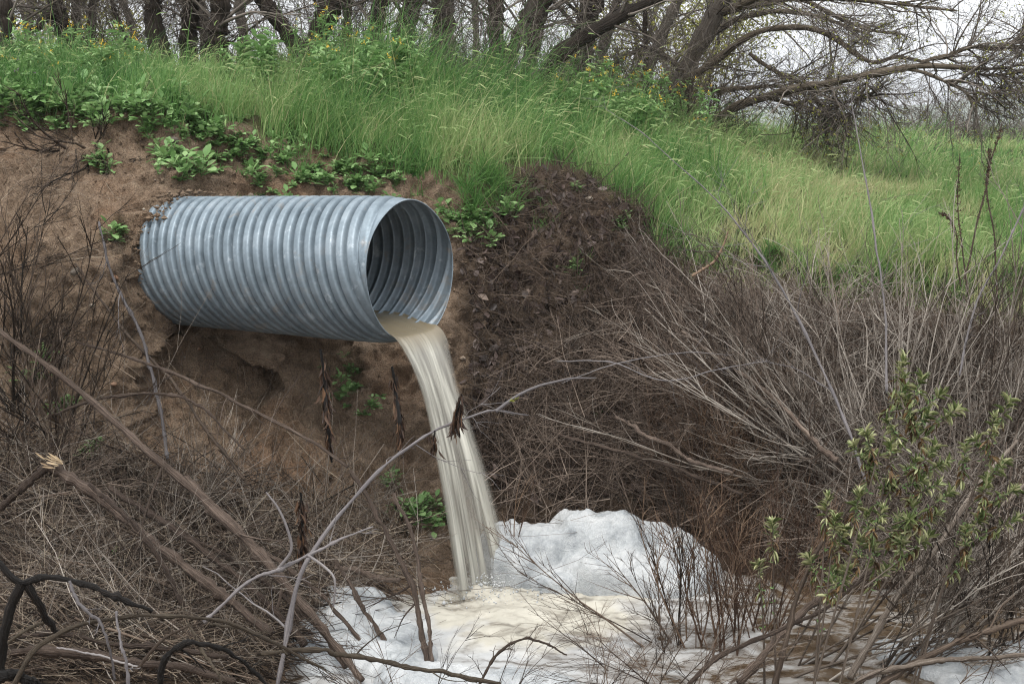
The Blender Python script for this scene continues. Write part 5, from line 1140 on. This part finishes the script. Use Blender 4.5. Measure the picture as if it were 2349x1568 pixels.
branch([(310, 1540, 5.4, 12), (370, 1470, 5.45, 10), (420, 1440, 5.5, 8), (465, 1425, 5.6, 5)], "dark stick propped under the weathered branch", 'dark_twig', .004, 2, 2, tone=.5, grp=BG)
branch([(430, 1430, 5.6, 9), (470, 1500, 5.55, 11), (500, 1550, 5.5, 11), (510, 1590, 5.5, 11)], "weathered stick dropping to the bottom edge beside the hook", 'limb', .004, 3, 2, tone=.6, grp=BG)
branch([(-20, 1500, 5.6, 12), (60, 1445, 5.6, 12), (120, 1420, 5.65, 10)], "thin brown stick at the lower left corner", 'limb', .004, 2, 2, tone=.5, grp=BG)
branch([(-20, 1560, 5.2, 36), (40, 1545, 5.25, 40), (100, 1580, 5.3, 30)], "stub of charred trunk in the bottom left corner", 'burnt', .006, tone=.4, grp=BG)
# right bank poles
PG = "poles among the brush on the right"
branch([(1920, 1060, 8.6, 22), (1880, 1020, 8.7, 18), (1800, 940, 8.9, 15), (1690, 850, 9.2, 11), (1560, 760, 9.6, 7)], "brown pole slanting up left through the brush", 'red_twig', .012, 8, 3, tone=.6, grp=PG)
branch([(1985, 1110, 8.3, 16), (1940, 960, 8.5, 14), (1850, 770, 8.8, 12), (1760, 600, 9.0, 9), (1640, 450, 9.2, 6), (1500, 330, 9.4, 4), (1420, 275, 9.5, 3)], "very long silver stem slanting up left to the grass", 'pale', .012, 9, 3, tone=.5, grp=PG)
branch([(2035, 900, 8.7, 12), (2030, 700, 8.9, 10), (2008, 560, 9.0, 9), (1985, 420, 9.1, 8), (1960, 270, 9.2, 5), (1953, 215, 9.2, 4)], "tall silver stem standing straight against the field", 'pale', .008, 5, 2, tone=.65, grp=PG)
branch([(2200, 860, 8.6, 10), (2240, 700, 8.7, 9), (2310, 560, 8.8, 8), (2360, 450, 8.9, 6)], "pale stem leaning right beside the seed stalks", 'pale', .008, 5, 2, tone=.6, grp=PG)
branch([(1585, 635, 9.9, 9), (1630, 608, 9.9, 10), (1655, 575, 9.9, 8), (1672, 530, 9.9, 4)], "orange brown dead twig at the top of the brown brush", 'rust_twig', .008, 5, 2, tone=.85, k=7, grp=PG)
branch([(1700, 1560, 6.9, 30), (1780, 1470, 7.1, 28), (1850, 1395, 7.3, 24), (1960, 1330, 7.5, 20), (2080, 1270, 7.6, 14)], "thick brown pole rising right out of the stream", 'brown_log', .012, 3, 2, tone=.65, grp=PG)
branch([(1560, 1590, 6.6, 16), (1660, 1500, 6.7, 17), (1780, 1440, 6.8, 15), (1900, 1390, 6.9, 12), (2010, 1300, 7.0, 8)], "long brown pole slanting right over the stream", 'brown_log', .012, 5, 2, tone=.5, grp=PG)
branch([(1770, 1590, 6.6, 20), (1805, 1480, 6.7, 18), (1820, 1380, 6.8, 15), (1880, 1250, 6.9, 10), (1960, 1150, 7.0, 6)], "dark forked pole standing before the leafy shrub", 'dark_twig', .012, 4, 2, tone=.5, grp=PG)
branch([(2000, 1575, 6.4, 22), (2130, 1500, 6.5, 22), (2280, 1440, 6.6, 20), (2400, 1425, 6.7, 18)], "dark heavy pole lying towards the right edge", 'dark_twig', .012, 5, 2, tone=.6, grp=PG)
branch([(1900, 1600, 6.3, 20), (2020, 1540, 6.4, 20), (2180, 1510, 6.5, 18), (2400, 1505, 6.6, 16)], "flat grey pole near the bottom right corner", 'grey_stem', .012, 5, 2, tone=.3, grp=PG)
branch([(2080, 1480, 7.0, 20), (2160, 1330, 7.2, 18), (2260, 1200, 7.4, 15), (2370, 1090, 7.6, 10)], "grey pole leaning right across the tangled shrub", 'grey_stem', .012, 6, 2, tone=.4, grp=PG)
branch([(1950, 1560, 6.9, 22), (2040, 1400, 7.2, 22), (2130, 1280, 7.4, 20), (2230, 1130, 7.6, 15), (2330, 1010, 7.8, 9)], "straight grey pole leaning right behind the leafy shrub", 'grey_stem', .012, 6, 2, tone=.4, grp=PG)
branch([(1410, 960, 9.2, 10), (1470, 985, 9.0, 14), (1560, 1040, 8.8, 14), (1680, 1090, 8.6, 10)], "bark stripped branch lying in the litter behind the foam", 'brown_log', .012, 3, 2, tone=.75, grp=PG)
branch([(1280, 1000, 9.3, 9), (1400, 1030, 9.1, 12), (1560, 1075, 8.9, 12), (1700, 1130, 8.7, 10)], "brown branch half buried in litter behind the foam", 'brown_log', .012, 3, 2, tone=.5, grp=PG)
branch([(1280, 830, 9.3, 5), (1400, 830, 9.1, 6), (1520, 870, 8.9, 6), (1640, 850, 8.8, 5), (1760, 830, 8.7, 4)], "thin pale stem bowing over the litter slope", 'pale', .008, 5, 2, tone=.6, k=6, grp=PG)
branch([(1290, 880, 9.3, 4), (1400, 840, 9.2, 5), (1560, 810, 9.0, 5), (1680, 812, 8.9, 3)], "thin pale twig bowing upward across the litter slope", 'pale', .008, 3, 2, tone=.7, k=6, grp=PG)

# dead leaf bundles caught on twigs
def dead_bundle(spec, lab, n, ln, name="dead_leaf_bundle"):
    Q, wq = pline(spec, 16, .003); r = empty(name, Q[0], lab, "dead leaves", "brown dead leaf bundles"); mb = MB(); mb.tubes(Q, wq, 6, a=.3); at_root(mb.build("stick", M['burnt']), r)
    n *= 3; ln *= .62; lf = MB(); pos = Q[rng.integers(2, 14, n)] + rng.normal(0, .012, (n, 3)); d = np.array([.06, 0, -1.]) + rng.normal(size=(n, 3)) * .20
    leaves(lf, pos, d, rng.normal(size=(n, 3)), ln * rng.uniform(.6, 1.2, n), ln * .13 * rng.uniform(.3, 1.4, n), None, rng.uniform(-2, 3, n)[:, None, None]); at_root(lf.build("leaves", M['dead_leaf']), r)
dead_bundle([(1060, 905, 6.98, 5), (1048, 945, 6.98, 5), (1042, 990, 6.98, 3)], "brown dead leaf bundle hanging on the pale branch before the water", 24, .13)
dead_bundle([(998, 988, 6.95, 4), (996, 1010, 6.95, 4), (997, 1035, 6.95, 3)], "small curled dead leaf hanging under the pale branch", 8, .10)
dead_bundle([(735, 800, 7.9, 6), (745, 880, 7.9, 8), (750, 960, 7.8, 8), (762, 1060, 7.8, 5)], "ragged upright stick with dead leaves left of the water", 30, .14)
dead_bundle([(900, 840, 7.9, 6), (908, 900, 7.9, 9), (918, 970, 7.8, 9), (915, 1040, 7.8, 5)], "ragged upright stick with dead leaves touching the water's left side", 30, .12)
dead_bundle([(690, 1130, 7.2, 6), (693, 1180, 7.2, 7), (690, 1250, 7.2, 6), (688, 1320, 7.2, 4)], "rust brown leaf bundle beside the smooth pale branch", 34, .11)

# ------------------------------------------------------------------ the leafy shrub at the right
CL = [(2072, 825), (2070, 865), (2077, 916), (2114, 869), (2158, 903), (2128, 950), (2192, 940), (2087, 967), (1987, 993), (2037, 967), (2044, 1017), (1960, 1024), (2145, 1024), (2215, 1027), (2313, 919), (2282, 960),
      (1899, 1143), (1970, 1133), (2040, 1103), (2114, 1103), (2178, 1130), (2326, 1123), (1916, 1190), (2060, 1190), (2024, 1170), (2007, 1247), (1856, 1278), (1930, 1331), (1772, 1200), (1741, 1294), (2218, 1278), (2131, 1230), (1973, 1237), (1945, 1300), (2090, 1150), (2150, 1180), (2065, 1240), (2000, 1050), (2100, 1060), (2075, 890), (1935, 1215), (1910, 1310), (1990, 1180), (2040, 1300), (2170, 1060), (2085, 1190), (2250, 1180), (2215, 1215), (2300, 1060), (2150, 1110), (2240, 1010), (2330, 1190), (2265, 1095)]
def leafy_shrub(pts, basepx, Yb, Yt, lab):
    b0 = wfoot(basepx, Yb); r = empty("leafy_shrub", b0, lab, "shrub", "green leaved shrubs by the stream")
    done = []
    for (px, py) in sorted(pts, key=lambda c: c[1]):
        Y = Yb + (Yt - Yb) * random.uniform(.3, 1); e = pt(px, py, Y); main = len(done) < 2
        if main: f0 = b0 + np.r_[rng.normal(0, .05, 2), 0]
        else:
            c_ = [q for D in done for q in D[2:12] if q[2] < e[2] - .08]
            f0 = min(c_, key=lambda q: np.linalg.norm(q - e) + random.random() * .1) if c_ else b0
        midp = f0 * .45 + e * .55 + rng.normal(0, .02, 3) + np.array([0, 0, -.02])
        Q = smooth_line([f0, midp, e], 14); done.append(Q); mb = MB(); mb.tubes(Q, np.linspace(.0075 if main else .0042, .0025, 14), 5, a=rng.uniform(.1, .35)); so2 = at_root(mb.build("stem", M['grey_stem']), r)
        lf = MB(); k = random.randint(52, 80); t = rng.random(k) ** 1.8 * .17; ax_ = nrm(Q[-1] - Q[-3]); az = np.arange(k) * 2.399; el = .95 - t * 9 + rng.normal(0, .2, k)
        s1 = nrm(np.cross(ax_, [0, 1., 0])); s2 = np.cross(ax_, s1); el = np.clip(el, -.7, 1.3)
        d = np.sin(el)[:, None] * ax_ + np.cos(el)[:, None] * (np.cos(az)[:, None] * s1 + np.sin(az)[:, None] * s2)
        old = t > .085; a = np.where(old & (rng.random(k) < .55), rng.uniform(0, .25, k), rng.uniform(.35, 1, k)); d[old] += np.array([0, 0, -.7])
        leaves(lf, e - ax_ * t[:, None], d, np.tile(ax_, (k, 1)), rng.uniform(.024, .068, k), rng.uniform(.006, .013, k), a, rng.uniform(-.3, 3.2, k)[:, None, None]); at_root(lf.build("leaf_cluster", M['shrub_leaf']), r).parent = so2
        k = 14; i = rng.integers(6, 13, k); sd = MB(); leaves(sd, Q[i], rng.normal(size=(k, 3)) + ax_, rng.normal(size=(k, 3)), rng.uniform(.015, .03, k), .007, rng.uniform(.35, .8, k)); at_root(sd.build("small_leaves", M['weed']), r).parent = so2
leafy_shrub([c for c in CL if c[0] < 1960 and c[0] > 1800], 1850, 6.5, 6.75, "green leaved shrub with small leaf tufts low over the stream")
leafy_shrub([c for c in CL if c[0] >= 1960 and c[0] < 2200], 1905, 6.45, 6.8, "tall green leaved shrub, biggest leaf tufts reaching up the slope")
leafy_shrub([c for c in CL if c[0] >= 2200], 2120, 6.7, 7.0, "sparse green leaved shrub at the right edge")
leafy_shrub([c for c in CL if c[0] <= 1800], 1790, 7.0, 7.2, "single thin green sprig right of the foam heap")

# ------------------------------------------------------------------ uncountable litter
def in_poly(px, py, poly):
    c = False; j = len(poly) - 1
    for i in range(len(poly)):
        (xi_, yi), (xj, yj) = poly[i], poly[j]
        if (yi > py) != (yj > py) and px < (xj - xi_) * (py - yi) / (yj - yi) + xi_: c = not c
        j = i
    return c
def sample(poly, n, ymin=6.):
    xs = [p[0] for p in poly]; ys = [p[1] for p in poly]; P = []; Nn = []
    tries = 0
    while len(P) < n and tries < n * 6:
        tries += 1; px = random.uniform(min(xs), max(xs)); py = random.uniform(min(ys), max(ys))
        if not in_poly(px, py, poly): continue
        p, nm = gp(px, py)
        if p is None or p[2] < -.02 or p[1] < ymin: continue
        P.append(p); Nn.append(nm)
    return np.array(P), np.array(Nn)
RB = [(1490, 600), (1650, 665), (1900, 725), (2349, 790), (2349, 1400), (2000, 1340), (1720, 1280), (1600, 1180), (1450, 1160), (1230, 1170), (1130, 1130), (1110, 960), (1260, 830), (1400, 700)]
def twig_mass(name, poly, n, ln, r, main, spread, lift, mat, tone=.5, wig=.1, dn=.25, child=2):
    P, Nn = sample(poly, n); n = len(P); mb = MB()
    md = nrm(np.asarray(main, float).reshape(-1, 3)); d = md[rng.integers(0, len(md), n)] + rng.normal(size=(n, 3)) * spread
    d -= Nn * (np.sum(d * Nn, 1) * (1 - dn))[:, None]
    L_ = ln * rng.lognormal(0, .35, n); b = P + Nn * (rng.random((n, 1)) ** 1.6 * lift) - nrm(d) * L_[:, None] * .4
    s1 = stems(b, d, L_, 6, wig, (0, 0, -.05)); a = np.clip(rng.normal(tone, .25, n), 0, 1)
    mb.tubes(s1, taper(n, 6, r * rng.lognormal(0, .3, n), .35), 4, a=a)
    if child:
        s2, p2, _ = spawn(s1, child, .1, 1, (.2, .8), (.3, .7), 4, .15); mb.tubes(s2, taper(len(s2), 4, r * .5, .5), 3, a=np.clip(a[p2] + .1, 0, 1))
    tag(mb.build(name, M[mat]), kind="stuff")
twig_mass("dead_brush", RB, 4200, .5, .0030, [(-.8, 0, .6), (-.95, 0, .25), (.5, 0, .8), (-.3, 0, .95), (.9, 0, .3)], .35, .34, 'red_twig', .5)
twig_mass("dead_brush", [(1600, 680), (2349, 790), (2349, 1400), (1950, 1300), (1750, 1150)], 2200, .6, .0034, [(-.6, 0, .8), (.3, 0, .95), (.7, 0, .6), (-.85, 0, .5)], .3, .42, 'grey_stem', .5)
twig_mass("dead_brush", [(1480, 1000), (1700, 1000), (2000, 1250), (1720, 1290), (1540, 1190)], 700, .5, .003, [(0, 0, 1), (-.3, 0, 1), (.3, 0, 1)], .25, .3, 'rust_twig', .45)
MIDL = [(1060, 560), (1200, 400), (1290, 385), (1480, 480), (1560, 640), (1500, 1150), (1150, 1130), (1060, 980), (1090, 780)]
twig_mass("dead_twigs", [(1320, 560), (1440, 560), (1510, 900), (1370, 900)], 260, .42, .0026, [(.25, 0, -1), (.4, 0, -1), (.1, 0, -1)], .14, .06, 'dark_twig', .5, .06, .12, 1)
twig_mass("dead_twigs", MIDL, 2600, .32, .0027, [(-.5, 0, .8), (.4, 0, .9), (.9, 0, .2), (-.9, 0, .3)], .5, .06, 'dark_twig', .6, .12, .15)
LL = [(0, 1010), (330, 1080), (480, 1150), (900, 1180), (960, 1290), (880, 1380), (700, 1420), (560, 1568), (0, 1568)]
twig_mass("dry_stems", LL, 2800, .40, .0020, [(.6, 0, .6), (-.7, 0, .5), (.95, 0, .15), (0, 0, 1), (-.9, 0, .1)], .5, .16, 'dry', .55, .16, .4, 1)
twig_mass("dry_stems", [(0, 280), (230, 300), (330, 460), (420, 800), (760, 830), (990, 1000), (960, 1220), (450, 1150), (0, 1050)], 650, .30, .0014, [(.6, 0, .6), (-.7, 0, .5), (.95, 0, .15), (0, 0, 1)], .5, .10, 'dry', .4, .16, .5, 1)
twig_mass("dead_brush", [(0, 1040), (330, 1100), (760, 1260), (900, 1400), (700, 1568), (0, 1568)], 1300, .55, .0038, [(.75, 0, -.6), (.9, 0, .3), (-.6, 0, .6)], .4, .14, 'brown_log', .4, .1, .3)
LL2 = [(0, 1000), (420, 1060), (900, 1150), (960, 1290), (760, 1500), (560, 1568), (0, 1568)]
twig_mass("dry_stems", LL2, 650, .62, .0023, [(.5, 0, .85), (-.5, 0, .85), (.9, 0, .4), (-.9, 0, .35), (.1, 0, 1)], .35, .30, 'grey_stem', .45, .13, .6, 2)
twig_mass("dead_brush", LL2, 700, .6, .0045, [(.8, 0, -.55), (.7, 0, -.7), (.9, 0, .3), (-.7, 0, .5)], .3, .2, 'dark_twig', .5, .09, .4, 3)
# leaf litter
P, Nn = sample(MIDL, 2100); k = len(P); lf = MB(); d = rng.normal(size=(k, 3)); d -= Nn * np.sum(d * Nn, 1)[:, None] * .75
leaves(lf, P + Nn * rng.uniform(.002, .03, (k, 1)), d, Nn + rng.normal(size=(k, 3)) * .45, rng.uniform(.025, .10, k), rng.uniform(.015, .055, k), None, rng.uniform(-2, 3.5, k)[:, None, None])
P, Nn = sample(RB, 1300); k = len(P); d = rng.normal(size=(k, 3))
leaves(lf, P + Nn * rng.uniform(.002, .05, (k, 1)), d, Nn + rng.normal(size=(k, 3)) * .6, rng.uniform(.03, .06, k), rng.uniform(.02, .04, k), None, 1.6)
tag(lf.build("leaf_litter", M['litter']), kind="stuff")

# ------------------------------------------------------------------ haze
hm, nt = newmat("haze"); pv = N(nt, "ShaderNodeVolumePrincipled"); pv.inputs["Color"].default_value = (.90, .94, 1, 1); pv.inputs["Density"].default_value = .00045; pv.inputs["Anisotropy"].default_value = .2
ho = N(nt, "ShaderNodeOutputMaterial"); L(nt, pv.outputs[0], ho.inputs["Volume"])
hb = MB(); x0, x1, y0, y1, z0, z1 = -3700., 3700., -60., 3950., -9., 110.
hb.add([(x0, y0, z0), (x1, y0, z0), (x1, y1, z0), (x0, y1, z0), (x0, y0, z1), (x1, y0, z1), (x1, y1, z1), (x0, y1, z1)], [[3, 2, 1, 0], [4, 5, 6, 7], [0, 1, 5, 4], [1, 2, 6, 5], [2, 3, 7, 6], [3, 0, 4, 7]])
tag(hb.build("haze", hm, smooth=False), kind="stuff")

# ------------------------------------------------------------------ sky, sun, view
w = bpy.data.worlds.new("World"); S.world = w; w.use_nodes = True; nt = w.node_tree; nt.nodes.clear()
SUN_EL, SUN_AZ = math.radians(68), math.radians(200)
sky = N(nt, "ShaderNodeTexSky", sky_type='NISHITA', sun_disc=False); sky.sun_elevation = SUN_EL; sky.sun_rotation = SUN_AZ; sky.air_density = 1.0; sky.dust_density = 4.0; sky.ozone_density = 1.0
hs = N(nt, "ShaderNodeHueSaturation"); hs.inputs["Saturation"].default_value = .22; L(nt, sky.outputs[0], hs.inputs["Color"])
cl = mixc(nt, .72, hs.outputs[0], (9.5, 9.65, 9.8))          # an even cloud deck over the clear sky
bg = N(nt, "ShaderNodeBackground"); bg.inputs["Strength"].default_value = .094; L(nt, cl, bg.inputs["Color"])
ou = N(nt, "ShaderNodeOutputWorld"); L(nt, bg.outputs[0], ou.inputs["Surface"])
sd = bpy.data.lights.new("sun", 'SUN'); so = bpy.data.objects.new("sun", sd); C.objects.link(so)
sd.energy = 1.6; sd.angle = math.radians(38); sd.color = (1, .96, .90)
dv = Vector((math.sin(SUN_AZ) * math.cos(SUN_EL), math.cos(SUN_AZ) * math.cos(SUN_EL), math.sin(SUN_EL)))
so.rotation_euler = dv.to_track_quat('Z', 'Y').to_euler()
S.view_settings.view_transform = 'Standard'; S.view_settings.look = 'None'; S.view_settings.exposure = 1.08; S.view_settings.gamma = 1
S.render.engine = 'CYCLES'; S.cycles.max_bounces = 6; S.cycles.diffuse_bounces = 3; S.cycles.glossy_bounces = 3; S.cycles.transparent_max_bounces = 12
S.cycles.use_denoising = True; S.cycles.denoising_prefilter = 'NONE'; S.cycles.filter_width = 1.15
